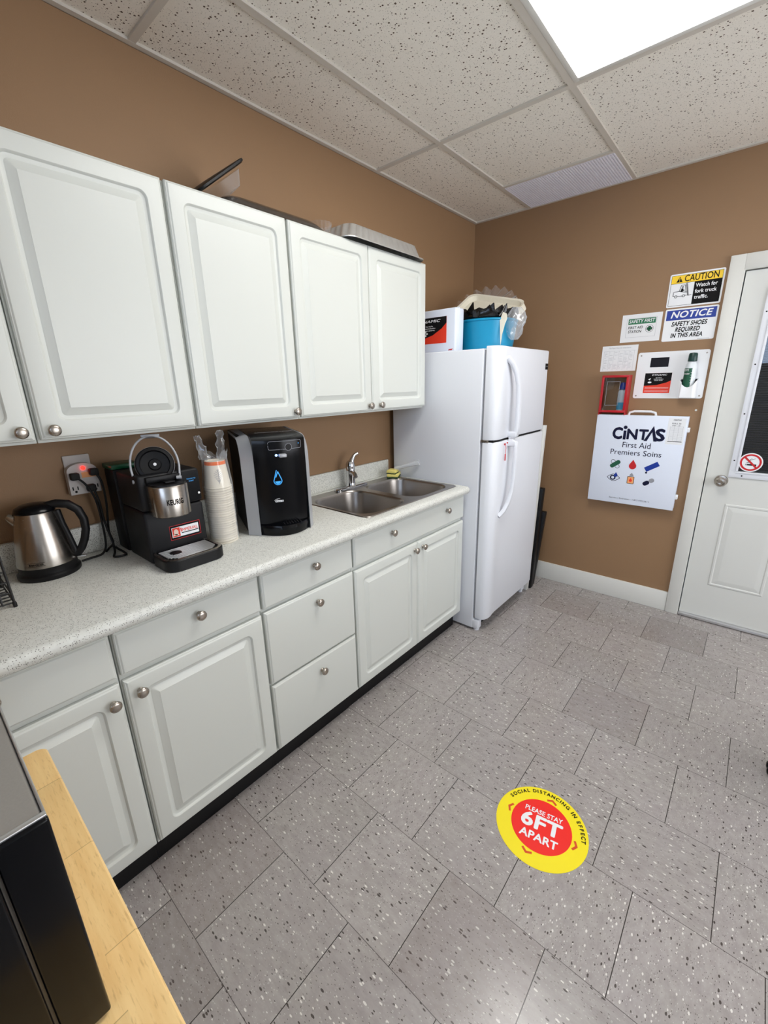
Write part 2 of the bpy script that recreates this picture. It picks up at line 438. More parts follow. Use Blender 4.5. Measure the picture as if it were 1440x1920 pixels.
# ------------------------------------------------------------------ room shell
struct(MB().box(-0.1, ROOM_X+0.1, ROOM_Y-0.1, 0.1, -0.08, 0).build('floor', M['floor']))
struct(MB().box(-0.1, ROOM_X+0.1, ROOM_Y-0.1, 0.1, H+0.006, H+0.09).build('ceiling', M['ceil']))
struct(MB().box(-0.12, 0, ROOM_Y-0.1, 0.1, 0, H+0.05).build('wall_left', M['wall']))
DX0, DX1, DT = 1.600, 2.538, 2.030
struct(MB().box(0, DX0, 0, 0.1, 0, H+0.05).box(DX1, ROOM_X, 0, 0.1, 0, H+0.05).box(DX0, DX1, 0, 0.1, DT, H+0.05).build('wall_back', M['wall']))
RY0, RY1, RZ0, RZ1 = -2.5, -0.25, 0.70, 2.20
struct(MB().box(ROOM_X, ROOM_X+0.1, ROOM_Y-0.1, RY0, 0, H+0.05).box(ROOM_X, ROOM_X+0.1, RY1, 0.1, 0, H+0.05)
       .box(ROOM_X, ROOM_X+0.1, RY0, RY1, 0, RZ0).box(ROOM_X, ROOM_X+0.1, RY0, RY1, RZ1, H+0.05).build('wall_right', M['farwall']))
win = bpy.data.objects.new('window_side_fill', None); COL.objects.link(win); struct(win)  # unseen window added in the right wall to supply fill light
MB().box(ROOM_X+0.06, ROOM_X+0.07, RY0+0.04, RY1-0.04, RZ0+0.04, RZ1-0.04).build('pane', M['side_fill'], win)
MB().box(ROOM_X-0.01, ROOM_X+0.09, RY0, RY0+0.04, RZ0, RZ1).box(ROOM_X-0.01, ROOM_X+0.09, RY1-0.04, RY1, RZ0, RZ1).box(ROOM_X-0.01, ROOM_X+0.09, RY0+0.04, RY1-0.04, RZ0, RZ0+0.04).box(ROOM_X-0.01, ROOM_X+0.09, RY0+0.04, RY1-0.04, RZ1-0.04, RZ1).build('window_frame', M['trimwhite'], win)
WX0, WX1, WZ0, WZ1 = 1.20, 3.50, 1.62, 2.46
struct(MB().box(0, WX0, ROOM_Y-0.1, ROOM_Y, 0, H+0.05).box(WX1, ROOM_X, ROOM_Y-0.1, ROOM_Y, 0, H+0.05)
       .box(WX0, WX1, ROOM_Y-0.1, ROOM_Y, 0, WZ0).box(WX0, WX1, ROOM_Y-0.1, ROOM_Y, WZ1, H+0.05).build('wall_front', M['farwall']))
struct(MB().box(0, 0.72, -3.47, -3.335, 0, H+0.004).build('wall_shade_stub', M['wall']))  # unseen stub wall added to shade the left end of the cabinets
# unseen window added behind the camera to supply cool fill light
win = bpy.data.objects.new('window_rear_fill', None); COL.objects.link(win); struct(win)
MB().box(WX0+0.04, WX1-0.04, ROOM_Y-0.07, ROOM_Y-0.06, WZ0+0.04, WZ1-0.04).build('pane', M['rear_fill'], win)
MB().box(WX0, WX0+0.04, ROOM_Y-0.09, ROOM_Y+0.01, WZ0, WZ1).box(WX1-0.04, WX1, ROOM_Y-0.09, ROOM_Y+0.01, WZ0, WZ1).box(WX0+0.04, WX1-0.04, ROOM_Y-0.09, ROOM_Y+0.01, WZ0, WZ0+0.04).box(WX0+0.04, WX1-0.04, ROOM_Y-0.09, ROOM_Y+0.01, WZ1-0.04, WZ1).build('window_frame', M['trimwhite'], win)
struct(MB().box(0.01, 1.5365, -0.014, 0.002, 0.0, 0.135, 0.003).build('baseboard_back', M['trimwhite']))
struct(MB().box(2.601, ROOM_X-0.001, -0.014, 0.002, 0.0, 0.135, 0.003).build('baseboard_back_right', M['trimwhite']))

# suspended grid: main runners along y, cross tees along x, wall angles
X1, X2, YA, YV = 0.4116, 1.0212, -1.0901, -0.4253
g = MB(); tb = 0.012
xs = [X1+0.6096*i for i in range(0, 6)]; ys = [YA-1.2192*i for i in range(0, 4)]
for x in xs: g.box(x-tb, x+tb, ROOM_Y, 0, H-0.002, H+0.007)
edges = [0.0]+xs+[ROOM_X]
for a, b in zip(edges, edges[1:]):
    for y in ys:
        if b-a > 0.05: g.box(a+tb*(a > 0), b-tb*(b < ROOM_X), y-tb, y+tb, H-0.002, H+0.007)
g.box(X1+tb, X2-tb, YV-tb, YV+tb, H-0.002, H+0.007)
struct(g.build('trim_1', M['tbar']))
g = MB()
g.box(0, 0.022, ROOM_Y, 0, H-0.0025, H+0.007).box(0, 0.002, ROOM_Y, 0, H-0.0025, H+0.03)
g.box(0.022, ROOM_X, -0.022, 0, H-0.0025, H+0.007)
struct(g.build('trim_2', M['tbar']))

# ceiling light (recessed troffer)
def troffer(label, xa, ya):
    t = thing('ceiling_light', label, 'light', (xa, ya, H))
    w, l = 0.6096-0.024, 1.2192-0.024
    fr = MB(); fb = 0.020
    for a in ((0, fb, 0, l), (w-fb, w, 0, l), (fb, w-fb, 0, fb), (fb, w-fb, l-fb, l)):
        fr.box(a[0], a[1], a[2], a[3], -0.003, 0.004, 0.001)
    fr.build('frame', M['trimwhite'], t)
    k = NT('light_diffuser')
    k.set(k.b, 'Base Color', (0.9, 0.9, 0.9)); k.set(k.b, 'Emission Color', (1.0, 0.985, 0.955)); k.set(k.b, 'Emission Strength', TROFFER)
    MB().box(fb, w-fb, fb, l-fb, 0.0, 0.005).build('diffuser', k.m, t)
troffer('large bright rectangular ceiling light panel set among the tiles', X2+0.012, YA-1.2192+0.012)
#troffer('second ceiling light panel in the same row, behind the viewer', X2+0.012, YA-3*1.2192+0.012)

# air vent with an eggcrate grille, at the back wall
t = thing('ceiling_vent', 'lavender-white eggcrate air vent in the ceiling against the back wall', 'vent', (X1+tb, YV+tb, H))
w, l = X2-X1-2*tb, -YV-tb-0.022
MB().box(0, w, 0, l, 0.0045, 0.0055).build('backing', M['dark'], t)
gr = MB(); nx, ny = 44, 30
for i in range(nx+1): gr.box(w*i/nx-0.0028, w*i/nx+0.0028, 0, l, -0.0035, 0.004)
for j in range(ny+1): gr.box(0, w, l*j/ny-0.0022, l*j/ny+0.0022, -0.003, 0.004)
gr.build('grille', M['vent'], t)

# ------------------------------------------------------------------ exterior door, casing, threshold
struct(MB().box(1.537, 1.602, -0.018, 0.001, 0, 2.097, 0.002).box(2.536, 2.601, -0.018, 0.001, 0, 2.097, 0.002)
       .box(1.602, 2.536, -0.018, 0.001, 2.024, 2.097, 0.002).build('trim_3', M['trimwhite']))
struct(MB().box(1.600, 1.6065, -0.016, 0.09, 0, 2.024).box(2.5315, 2.538, -0.016, 0.09, 0, 2.024).box(1.6065, 2.5315, -0.016, 0.09, 2.0215, 2.030).build('trim_4', M['trimwhite']))
door = bpy.data.objects.new('door_1', None); COL.objects.link(door); struct(door)
GX0, GX1, GZ0, GZ1 = 1.752, 2.386, 0.968, 1.890
d = MB(); f = FB(0.006)
dx0, dx1, dz0, dz1 = 1.6115, 2.5265, 0.022, 2.0165
for a in ((dx0, GX0, dz0, dz1), (GX1, dx1, dz0, dz1), (GX0, GX1, GZ1, dz1), (GX0, GX1, dz0, GZ0)):
    d.box(a[0], a[1], 0.006, 0.050, a[2], a[3])
def raised(mb, f, a0, a1, b0, b1, steps, rs):
    R = [[f(a, b, dd) for a, b in rrect(a0+i, a1-i, b0+i, b1-i, r)] for (i, dd), r in zip(steps, rs)]
    mb.rings(R, cap0=False)
for a0, a1 in ((1.728, 1.988), (2.150, 2.410)):
    raised(d, f, a0, a1, 0.243, 0.771, ((0, 0.0001), (0.004, 0.004), (0.012, 0.0045), (0.017, 0.0008), (0.043, 0.0062), (0.046, 0.0062)), (0.003,)*6)
d.build('door_slab', M['doorwhite'], door)
wf = MB()
def frame4(mb, a0, a1, b0, b1, w, y0, y1, bev=0.002):
    mb.box(a0, a1, y0, y1, b0, b0+w, bev).box(a0, a1, y0, y1, b1-w, b1, bev)
    mb.box(a0, a0+w, y0, y1, b0+w, b1-w, bev).box(a1-w, a1, y0, y1, b0+w, b1-w, bev)
frame4(wf, 1.715, 2.423, 0.932, 1.926, 0.038, -0.004, 0.010)
frame4(wf, 1.742, 2.396, 0.958, 1.900, 0.012, -0.008, 0.004)
wfo = wf.build('window_frame', M['fridge'], door)
for x, z in ((1.728, 1.03), (1.728, 1.29), (1.728, 1.55), (1.728, 1.81), (1.775, 0.945), (2.07, 0.945), (2.36, 0.945)):
    MB().lathe([(0.004, 0), (0.003, 0.0015)], (x, -0.004, z), (0, -1, 0), 10).build('screw', M['ink'], wfo)
MB().box(GX0, GX1, 0.003, 0.006, GZ0, GZ1).build('pane', M['glass'], door)
bl = MB(); n = 72
for i in range(n):
    z = GZ0+0.012+(GZ1-GZ0-0.02)*i/n
    bl.box(GX0+0.002, GX1-0.002, 0.016, 0.027, z-0.0006, z+0.0006, xf=lambda c, z=z: (c.x, c.y, c.z+(c.y-0.0215)*0.55))
bl.box(GX0+0.002, GX1-0.002, 0.014, 0.030, GZ0+0.001, GZ0+0.008)
for x in (1.868, 2.069, 2.27): bl.box(x-0.0007, x+0.0007, 0.0135, 0.0145, GZ0, GZ1)
bl.build('blind', M['slat'], door)
kn = MB()
kn.lathe([(0.0, 0), (0.032, 0.0005), (0.033, 0.004), (0.030, 0.008), (0.013, 0.011), (0.012, 0.03), (0.021, 0.037), (0.0275, 0.047), (0.0275, 0.056), (0.022, 0.064), (0.012, 0.067), (0.008, 0.0655), (0.0, 0.0655)],
         (1.688, 0.006, 0.906), (0, -1, 0), 32)
kn.build('door_knob', M['nickel'], door)
struct(MB().box(1.6075, 2.5305, -0.02, 0.08, 0.004, 0.0205, 0.004).build('trim_5', M['threshold']))
# behind the blind: wall coloured near-black to stand for a dim passage
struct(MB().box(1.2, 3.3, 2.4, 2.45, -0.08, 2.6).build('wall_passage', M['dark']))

# ------------------------------------------------------------------ kitchen cabinets
knob_mesh = None
def add_knob(parent, x, y, z):
    global knob_mesh
    if knob_mesh is None:
        q = MB().lathe([(0.0, 0), (0.0085, 0.0), (0.0085, 0.002), (0.0062, 0.004), (0.0058, 0.011), (0.0085, 0.0145), (0.0148, 0.017), (0.0160, 0.020), (0.0150, 0.0235), (0.011, 0.0262), (0.005, 0.0273), (0.0, 0.0274)], (0, 0, 0), (1, 0, 0), 28)
        o = q.build('knob', M['nickel'], parent, smooth=50); knob_mesh = o.data
    else:
        o = bpy.data.objects.new('knob', knob_mesh); COL.objects.link(o); o.parent = parent
    o.location = (x, y, z)
def slab_profile(mb, f, a0, a1, b0, b1, panel=True):
    st = [(0, -0.019), (0, -0.0085), (0.0025, -0.0045), (0.0045, -0.004), (0.008, -0.0006), (0.011, 0.0)]
    rs = [0.001]*6
    if panel:
        st += [(0.047, 0.0), (0.0485, -0.0012), (0.052, -0.0070), (0.057, -0.0088), (0.062, -0.0088), (0.065, -0.0072), (0.082, -0.0020), (0.0835, -0.0008)]
        rs += [0.024, 0.023, 0.020, 0.016, 0.012, 0.008, 0.001, 0.001]
    mb.rings([[f(a, b, dd) for a, b in rrect(a0+i, a1-i, b0+i, b1-i, r, 5)] for (i, dd), r in zip(st, rs)])
def make_door(parent, x, a0, a1, b0, b1, knob, name='door', panel=True):
    mb = MB(); slab_profile(mb, FX(0), a0, a1, b0, b1, panel)
    o = mb.build(name, M['cab'], parent, smooth=28); o.location = (x, 0, 0)
    for k in knob: add_knob(o, -0.0005, k[0], k[1])
    return o
UX = 0.310
def upper(label, y0, y1, doors):
    t = thing('upper_cabinet', label, 'cabinet', (0, y0, 1.356), group='white upper cabinets on the brown wall')
    w = y1-y0
    MB().box(0.002, UX-0.0205, 0.001, w-0.001, 0, 0.741, 0.001).build('cabinet_body', M['cab'], t)
    for a0, a1, ky in doors: make_door(t, UX, a0-y0, a1-y0, 0.008, 0.742, [(ky-y0, 0.034)])
upper('white upper cabinet at the left edge, one door, knob at lower right', -3.319, -2.8645, [(-3.314, -2.869, -2.899)])
upper('wide-looking white upper cabinet above the kettle, single door, knob at lower left', -2.8635, -2.4145, [(-2.857, -2.4195, -2.827)])
upper('white single door upper cabinet above the coffee machine and cup stack', -2.4135, -1.9575, [(-2.408, -1.9625, -1.987)])
upper('white two door upper cabinet above the sink, knobs together in the middle', -1.9565, -1.0470, [(-1.9515, -1.5045, -1.528), (-1.5010, -1.0475, -1.447)])

BX = 0.580
def base(label, y0, y1, drawers, doors, hollow=False):
    t = thing('base_cabinet', label, 'cabinet', (0, y0, 0), group='white base cabinets under the worktop')
    w = y1-y0; b = MB()
    if hollow:                                   # the sink hangs inside this one
        b.box(0.002, BX-0.0205, 0.001, 0.018, 0.10, 0.884).box(0.002, BX-0.0205, w-0.018, w-0.001, 0.10, 0.884)
        b.box(0.002, BX-0.0205, 0.018, w-0.018, 0.10, 0.118).box(BX-0.039, BX-0.0205, 0.018, w-0.018, 0.10, 0.66)
        b.box(BX-0.024, BX-0.0205, 0.018, w-0.018, 0.66, 0.884)
    else: b.box(0.002, BX-0.0205, 0.001, w-0.001, 0.10, 0.884, 0.001)
    b.build('cabinet_body', M['cab'], t)
    MB().box(0.02, 0.525, 0.0, w, 0.0, 0.10).build('toe_kick', M['black'], t)  # black colour and depth stand in for the shade under the doors
    for a0, a1, b0, b1, ks in drawers: make_door(t, BX, a0-y0, a1-y0, b0, b1, [(k[0]-y0, k[1]) for k in ks], 'drawer', False)
    for a0, a1, b0, b1, k in doors: make_door(t, BX, a0-y0, a1-y0, b0, b1, [(k[0]-y0, k[1])])
G = 0.0045
base('white base cabinet at the left end, half hidden behind the wooden table', -3.325, -2.868, [(-3.32, -2.868-G, 0.735, 0.870, [(-3.118, 0.826)])], [(-3.32, -2.868-G, 0.115, 0.717, (-2.897, 0.669))])
base('white base cabinet with one drawer above a panelled door, left of the drawers', -2.867, -2.4105, [(-2.867+G, -2.4105-G, 0.735, 0.870, [(-2.631, 0.826)])], [(-2.867+G, -2.4105-G, 0.115, 0.717, (-2.827, 0.671))])
base('white base cabinet with a stack of three drawers', -2.4095, -1.953, [(-2.4095+G, -1.953-G, 0.735, 0.870, [(-2.167, 0.826)]), (-2.4095+G, -1.953-G, 0.419, 0.721, [(-2.163, 0.668)]), (-2.4095+G, -1.953-G, 0.115, 0.411, [(-2.166, 0.350)])], [])
base('white two door base cabinet under the double sink', -1.952, -1.034, [(-1.952+G, -1.034-0.002, 0.735, 0.870, [(-1.692, 0.826), (-1.222, 0.822)])],
     [(-1.952+G, -1.4895, 0.115, 0.717, (-1.5155, 0.680)), (-1.4865, -1.036, 0.115, 0.717, (-1.4475, 0.681))], hollow=True)

# worktop with rolled front edge, sink cut-out and upstand
SX0, SX1, SY0, SY1 = 0.058, 0.556, -1.835, -1.068
CT, CB = 0.925, 0.885
nose = [(0.600, CB), (0.610, CB+0.002), (0.6165, CB+0.010), (0.6180, CB+0.020), (0.6160, CT-0.010), (0.610, CT-0.0035), (0.600, CT)]
ct = MB()
for y0, y1 in ((-3.325, SY0+0.006), (SY1-0.006, -1.0475)):
    ct.prism([(0.001, CB)]+nose+[(0.001, CT)], lambda a, b, dd: Vector((a, dd, b)), y0, y1)
ct.prism([(SX1-0.006, CB)]+nose+[(SX1-0.006, CT)], lambda a, b, dd: Vector((a, dd, b)), SY0+0.006, SY1-0.006)
ct.box(0.001, SX0+0.006, SY0+0.006, SY1-0.006, CB, CT)
top = ct.build('countertop', M['counter'])
tag(top, 'light grey speckled laminate worktop with rounded front edge over the base cabinets', 'countertop')
MB().box(0.0015, 0.021, -3.325, -1.0475, CT+0.0003, 1.025, 0.003).build('backsplash', M['counter'], top)

# double bowl sink
snk = thing('double_sink', 'stainless steel double bowl sink set into the worktop', 'sink', ((SX0+SX1)/2, (SY0+SY1)/2, CT))
ox, oy = snk.location.x, snk.location.y
bowls = [(0.125, 0.526, -1.812, -1.478), (0.125, 0.526, -1.430, -1.092)]
NB = 8
def bowlring(b, ins, r): return rrect(b[0]+ins-ox, b[1]-ins-ox, b[2]+ins-oy, b[3]-ins-oy, r, NB)
rim = MB()
# rim sheet: outer ring + a strip layout around two openings
outer = rrect(SX0-ox, SX1-ox, SY0-oy, SY1-oy, 0.035, NB)
rim.rings([[Vector((a, b, 0.0005)) for a, b in outer], [Vector((a, b, 0.004)) for a, b in rrect(SX0+0.004-ox, SX1-0.004-ox, SY0+0.004-oy, SY1-0.004-oy, 0.032, NB)],
           [Vector((a, b, 0.0025)) for a, b in rrect(SX0+0.014-ox, SX1-0.014-ox, SY0+0.014-oy, SY1-0.014-oy, 0.026, NB)]], cap0=False, cap1=False)
bm = rim.bm
def edge_loop(pts):
    vs = [bm.verts.new(p) for p in pts]; return [bm.edges.new((vs[i], vs[(i+1) % len(vs)])) for i in range(len(vs))]
E_ = edge_loop([(a, b, 0.0025) for a, b in rrect(SX0+0.014-ox, SX1-0.014-ox, SY0+0.014-oy, SY1-0.014-oy, 0.026, NB)])
for b in bowls: E_ += edge_loop([(p, q, 0.0025) for p, q in bowlring(b, 0, 0.085)])
bmesh.ops.triangle_fill(bm, use_beauty=True, use_dissolve=False, edges=E_)
bmesh.ops.remove_doubles(bm, verts=bm.verts[:], dist=0.0001)
rim.build('rim', M['sinksteel'], snk)
for b in bowls:
    q = MB(); cx, cy = (b[0]+b[1])/2-ox, (b[2]+b[3])/2-oy
    q.rings([[Vector((a, c, z)) for a, c in bowlring(b, i, r)] for i, z, r in ((0, 0.0025, 0.085), (0.003, -0.001, 0.083), (0.006, -0.012, 0.080), (0.012, -0.13, 0.074), (0.022, -0.155, 0.066), (0.045, -0.168, 0.05))]
            + [[Vector((cx+0.045*cos(2*pi*k/36-pi/2+pi/36), cy+0.045*sin(2*pi*k/36-pi/2+pi/36), -0.172)) for k in range(36)]], cap0=False)
    bo = q.build('bowl', M['sinksteel'], snk, flip=False)
    MB().lathe([(0.042, 0), (0.040, 0.003), (0.030, 0.001), (0.0, 0.001)], (cx, cy, -0.1715), (0, 0, 1), 24).build('drain', M['chrome'], bo)

# faucet
fc = thing('faucet', 'chrome single lever faucet on the back of the sink', 'faucet', (0.088, -1.462, CT+0.0032))
MB().rings([[Vector((a, b, z)) for a, b in rrect(-0.027+i, 0.027-i, -0.125+i, 0.125-i, 0.026-i, 8)] for i, z in ((0, 0), (0, 0.006), (0.004, 0.011), (0.010, 0.013))]).build('base_plate', M['chrome'], fc)
MB().lathe([(0.030, 0.012), (0.027, 0.018), (0.0252, 0.03), (0.0242, 0.095), (0.0255, 0.098), (0.0255, 0.102), (0.0245, 0.105), (0.0260, 0.120), (0.0245, 0.138), (0.018, 0.152), (0.0, 0.160)], (0, 0, 0), (0, 0, 1), 28).build('faucet_body', M['chrome'], fc)
MB().tube([(0.004, 0.004, 0.145), (0.006, 0.010, 0.162), (0.008, 0.018, 0.176), (0.012, 0.030, 0.188), (0.018, 0.044, 0.193)], [0.017, 0.013, 0.0105, 0.009, 0.009], 12).build('lever', M['chrome'], fc)
MB().tube([(0.012, -0.008, 0.088), (0.040, -0.022, 0.094), (0.068, -0.036, 0.090), (0.082, -0.043, 0.078)], [0.014, 0.0135, 0.0125, 0.012], 14).build('spout', M['chrome'], fc)

# sponge and dish wand at the far corner of the sink
sg = thing('sponge', 'yellow sponge with dark scouring side lying by the sink corner', 'sponge', (0.105, -1.098, CT+0.0045), 0.5)
MB().box(-0.036, 0.036, -0.052, 0.052, 0, 0.007, 0.002).build('scouring_pad', M['scour'], sg)
MB().box(-0.035, 0.035, -0.051, 0.051, 0.007, 0.026, 0.005).build('foam', M['sponge'], sg)
wd = thing('dish_wand', 'dish wand with yellow sponge head and clear hollow handle, lying on the sponge', 'dish wand', (0.105, -1.105, CT+0.031), 0.35)
MB().box(-0.030, 0.030, -0.042, 0.030, 0.003, 0.022, 0.006).build('sponge_head', M['sponge'], wd)
MB().box(-0.032, 0.032, -0.045, 0.032, 0, 0.003, 0.001).build('scouring_pad', M['scour'], wd)
dirw = Vector((0.93, 0.1, 0.26)).normalized()
MB().lathe([(0.011, 0.0), (0.012, 0.02), (0.0125, 0.12), (0.0165, 0.155), (0.0165, 0.160), (0.0145, 0.160), (0.0105, 0.12), (0.010, 0.02)], Vector((0.012, 0.0, 0.026)), dirw, 20, False, False).build('handle', M['wandplastic'], wd)

# ------------------------------------------------------------------ refrigerator
FYL, FYR, FZ = -1.013, -0.306, 1.657
fr = thing('refrigerator', 'white two door top freezer refrigerator in the corner by the worktop', 'refrigerator', (0.0, FYL, 0.0))
w = FYR-FYL
MB().box(0.035, 0.652, 0, w, 0.014, FZ, 0.006, 3).build('cabinet_body', M['fridge'], fr)
MB().box(0.653, 0.664, 0.05, w-0.055, 0.012, 0.072).build('grille', M['black'], fr)
MB().box(0.6525, 0.667, 0.012, w-0.012, 0.084, 1.172).build('gasket', M['fridgegrey'], fr)
MB().box(0.6525, 0.667, 0.012, w-0.012, 1.188, FZ-0.006).build('gasket', M['fridgegrey'], fr)
plan = [(0.667, 0.0), (0.690, 0.0), (0.712, 0.006), (0.728, 0.020), (0.737, 0.042), (0.739, 0.062), (0.738, 0.085), (0.734, 0.112), (0.731, 0.150), (0.731, 0.30), (0.731, w-0.03), (0.729, w-0.010), (0.720, w-0.002), (0.705, w), (0.667, w)]
def fdoor(z0, z1, rtop, rbot):
    R = []
    for z, ins in ((z0, rbot), (z0+rbot*0.3, rbot*0.3), (z0+rbot, 0), (z1-rtop, 0), (z1-rtop*0.3, rtop*0.3), (z1, rtop)):
        R.append([Vector((max(0.667, x-ins), min(max(y, ins*0.6), w-ins*0.6), z)) for x, y in plan])
    return MB().rings(R)
MB().box(0.60, 0.724, 0.012, w-0.03, 1.1745, 1.1855).build('door_gap_shade', M['dark'], fr)  # dark strip put in as the shade between the two doors
frz = fdoor(1.186, 1.668, 0.008, 0.005).build('freezer_door', M['fridge'], fr, smooth=40)
fdr = fdoor(0.082, 1.174, 0.005, 0.022).build('fridge_door', M['fridge'], fr, smooth=40)
def fhandle(z_near, z_tip, parent):
    # arched bar: attached along its outer part at z_near (by the split), curving back into the door at z_tip
    s = 1 if z_tip > z_near else -1; L = abs(z_tip-z_near)
    pts = []; y0 = 0.190
    path = [(0.735, 0.0), (0.757, 0.0), (0.772, 0.01), (0.776, 0.05), (0.776, L*0.45), (0.774, L*0.66), (0.766, L*0.82), (0.752, L*0.93), (0.734, L)]
    yy = [y0, y0, y0, y0, y0, y0-0.008, y0-0.030, y0-0.056, y0-0.085]
    R = []
    for (x, h), y in zip(path, yy): R.append((x, y, z_near+s*h))
    mb = MB(); rings = []
    for i, p in enumerate(R):
        a = Vector(R[min(i+1, len(R)-1)])-Vector(R[max(i-1, 0)]); a.normalize()
        side = Vector((0, 1, 0)); side = (side-a*side.dot(a)).normalized(); nrm = a.cross(side)
        hw, ht = 0.0155, 0.011
        rings.append([Vector(p)+side*(u*hw)+nrm*(v*ht) for u, v in ((1, .4), (.7, 1), (-.7, 1), (-1, .4), (-1, -.4), (-.7, -1), (.7, -1), (1, -.4))])
    mb.rings(rings)
    mb.box(0.728, 0.778, y0-0.017, y0+0.017, min(z_near, z_near+s*0.03), max(z_near, z_near+s*0.03), 0.004)
    mb.build('handle', M['fridge'], parent, smooth=50)
fhandle(1.190, 1.612, frz)
fhandle(1.168, 0.735, fdr)
bd = MB(); f = lambda a, b, dd=0: Vector((0.731+dd, a, b))
patch(bd, f, rect(w-0.055, w-0.014, 1.556, 1.592), 0.0012, 0.0012)
bdo = bd.build('badge', M['ink'], frz)
bt = MB(); fit_text(bt, 'FRIGIDAIRE', f, w-0.051, w-0.018, 1.574, 0.008, lift=0.0016); bt.build('lettering', M['greyink'], bdo)
MB().box(0.655, 0.70, -0.001, 0.020, 1.1735, 1.1865, 0.001).build('hinge', M['nickel'], fr)
for yy, y0, y1, zt in ((0.026, 0.002, 0.05, 0.075), (w-0.03, w-0.055, w-0.004, 0.066)):
    MB().lathe([(0.018, 0), (0.018, 0.010), (0.014, 0.014), (0.014, 0.03)], (0.668, yy, 0.0005), (0, 0, 1), 16).box(0.64, 0.690, y0, y1, 0.014, zt, 0.008).build('foot', M['fridge'], fr)
# a paper clip of keys hanging at the split
ky = MB().tube([(0.742, 0.130, 1.160), (0.744, 0.133, 1.13), (0.743, 0.131, 1.10)], 0.0015, 6).box(0.7405, 0.7445, 0.127, 0.135, 1.062, 1.100, 0.001)
ky.lathe([(0.0, 0), (0.006, 0.001), (0.006, 0.004), (0.0, 0.005)], (0.739, 0.118, 1.155), (1, 0, 0), 10).lathe([(0.0, 0), (0.005, 0.001), (0.005, 0.004), (0.0, 0.005)], (0.739, 0.150, 1.160), (1, 0, 0), 10)
o = ky.build('key_tag', M['redink']); o.location = (0, FYL, 0); o.location.x = 0.0006
tag(o, 'small red key tag hanging at the top of the lower refrigerator door', 'key tag')

# boards standing between refrigerator and back wall
tag(MB().box(0.22, 0.738, -0.294, -0.262, 0.001, 1.208, 0.003, xf=lambda c: (c.x-0.034*(1-c.z/1.208), c.y, c.z)).build('leaning_board', M['trimwhite']), 'tall white board standing against the right side of the refrigerator', 'board')
tag(MB().box(0.28, 0.745, -0.250, -0.205, 0.001, 0.772, 0.006, xf=lambda c: (c.x-0.030*(1-c.z/0.772), c.y, c.z)).build('flat_case', M['black']), 'tall narrow black case squeezed beside the white board', 'case')
tag(MB().box(0.30, 0.757, -0.200, -0.160, 0.001, 0.592, 0.008, xf=lambda c: (c.x-0.050*(1-c.z/0.592), c.y, c.z)).build('folded_stool', M['blacksatin']), 'shorter black folded stool nearest the back wall beside the refrigerator', 'stool')

# ------------------------------------------------------------------ things on the refrigerator
FT = FZ+0.0008
kit = thing('first_aid_box', 'white plastic first aid box with black and red label on the refrigerator', 'first aid box', (0.253, -0.925, FT))
b = MB().box(-0.17, 0.172, 0, 0.088, 0, 0.232, 0.010, 3); b.build('case', M['aidwhite'], kit)
MB().box(-0.172, 0.174, 0.030, 0.036, 0.002, 0.235, 0.002).build('seam', M['fridge'], kit)
f = FB(-0.0002)
lb = MB(); patch(lb, f, rect(-0.155, 0.112, 0.052, 0.192), 0.0008, 0.0008)
lbo = lb.build('label', M['orangered'], kit)
lb = MB(); patch(lb, f, [(-0.155, 0.192), (-0.155, 0.075), (-0.06, 0.078), (0.02, 0.098), (0.08, 0.130), (0.112, 0.158), (0.112, 0.192)], 0.0014, 0.0004); lb.build('label_field', M['ink'], lbo)
lb = MB()
fit_text(lb, 'DYNAMIC', f, -0.10, 0.072, 0.172, 0.020, bold=0.02, shear=0.25, lift=0.002)
for i, s_ in enumerate(('First Aid Kit', 'Trousse de Premiers', 'Secours de Bureau')): put_text(lb, s_, f, -0.005, 0.146-0.011*i, 0.010, bold=0.01, lift=0.002)
patch(lb, f, rect(-0.045, -0.015, 0.104, 0.112), 0.0022); patch(lb, f, rect(-0.034, -0.026, 0.093, 0.123), 0.0022)
lb.build('lettering', M['signwhite'], lbo)
lb = MB(); patch(lb, f, [(0.125, 0.010), (0.150, 0.010), (0.156, 0.018), (0.131, 0.016)], 0.0008, 0.0008); lb.build('maker_mark', M['redink'], kit)

bk = thing('plastic_bucket', 'turquoise plastic bucket on the refrigerator', 'bucket', (0.452, -0.62, FT))
MB().lathe([(0.0, 0), (0.150, 0.0), (0.155, 0.004), (0.163, 0.06), (0.1635, 0.063), (0.168, 0.10), (0.1685, 0.103), (0.176, 0.165), (0.182, 0.168), (0.183, 0.174), (0.180, 0.178), (0.173, 0.176), (0.164, 0.10), (0.148, 0.008), (0.0, 0.006)], (0, 0, 0), (0, 0, 1), 48).build('bucket_shell', M['bucket'], bk)
# black bag puffing out over the rim
bg = MB(); R = []
n = 56
for k, (r, z) in enumerate(((0.163, 0.12), (0.172, 0.172), (0.178, 0.183), (0.192, 0.184), (0.194, 0.170), (0.197, 0.150))[::-1]): pass
prof = [(0.120, 0.10), (0.158, 0.165), (0.170, 0.186), (0.178, 0.205), (0.168, 0.220), (0.130, 0.212), (0.06, 0.19), (0.0, 0.18)]
for k, (r, z) in enumerate(prof):
    ring = []
    for i in range(n):
        a = 2*pi*i/n
        jag = 0.012*sin(7*a+k)+0.010*sin(13*a+2.1*k)+0.006*sin(23*a)
        amp = (0, 0.2, 0.3, 0.9, 1.6, 1.4, 0.8, 0)[k]
        ring.append(Vector(((r+jag*amp*0.4*(r > 0))*cos(a), (r+jag*amp*0.4*(r > 0))*sin(a), z+jag*amp*1.1)))
    R.append(ring)
bg.rings(R, cap0=False)
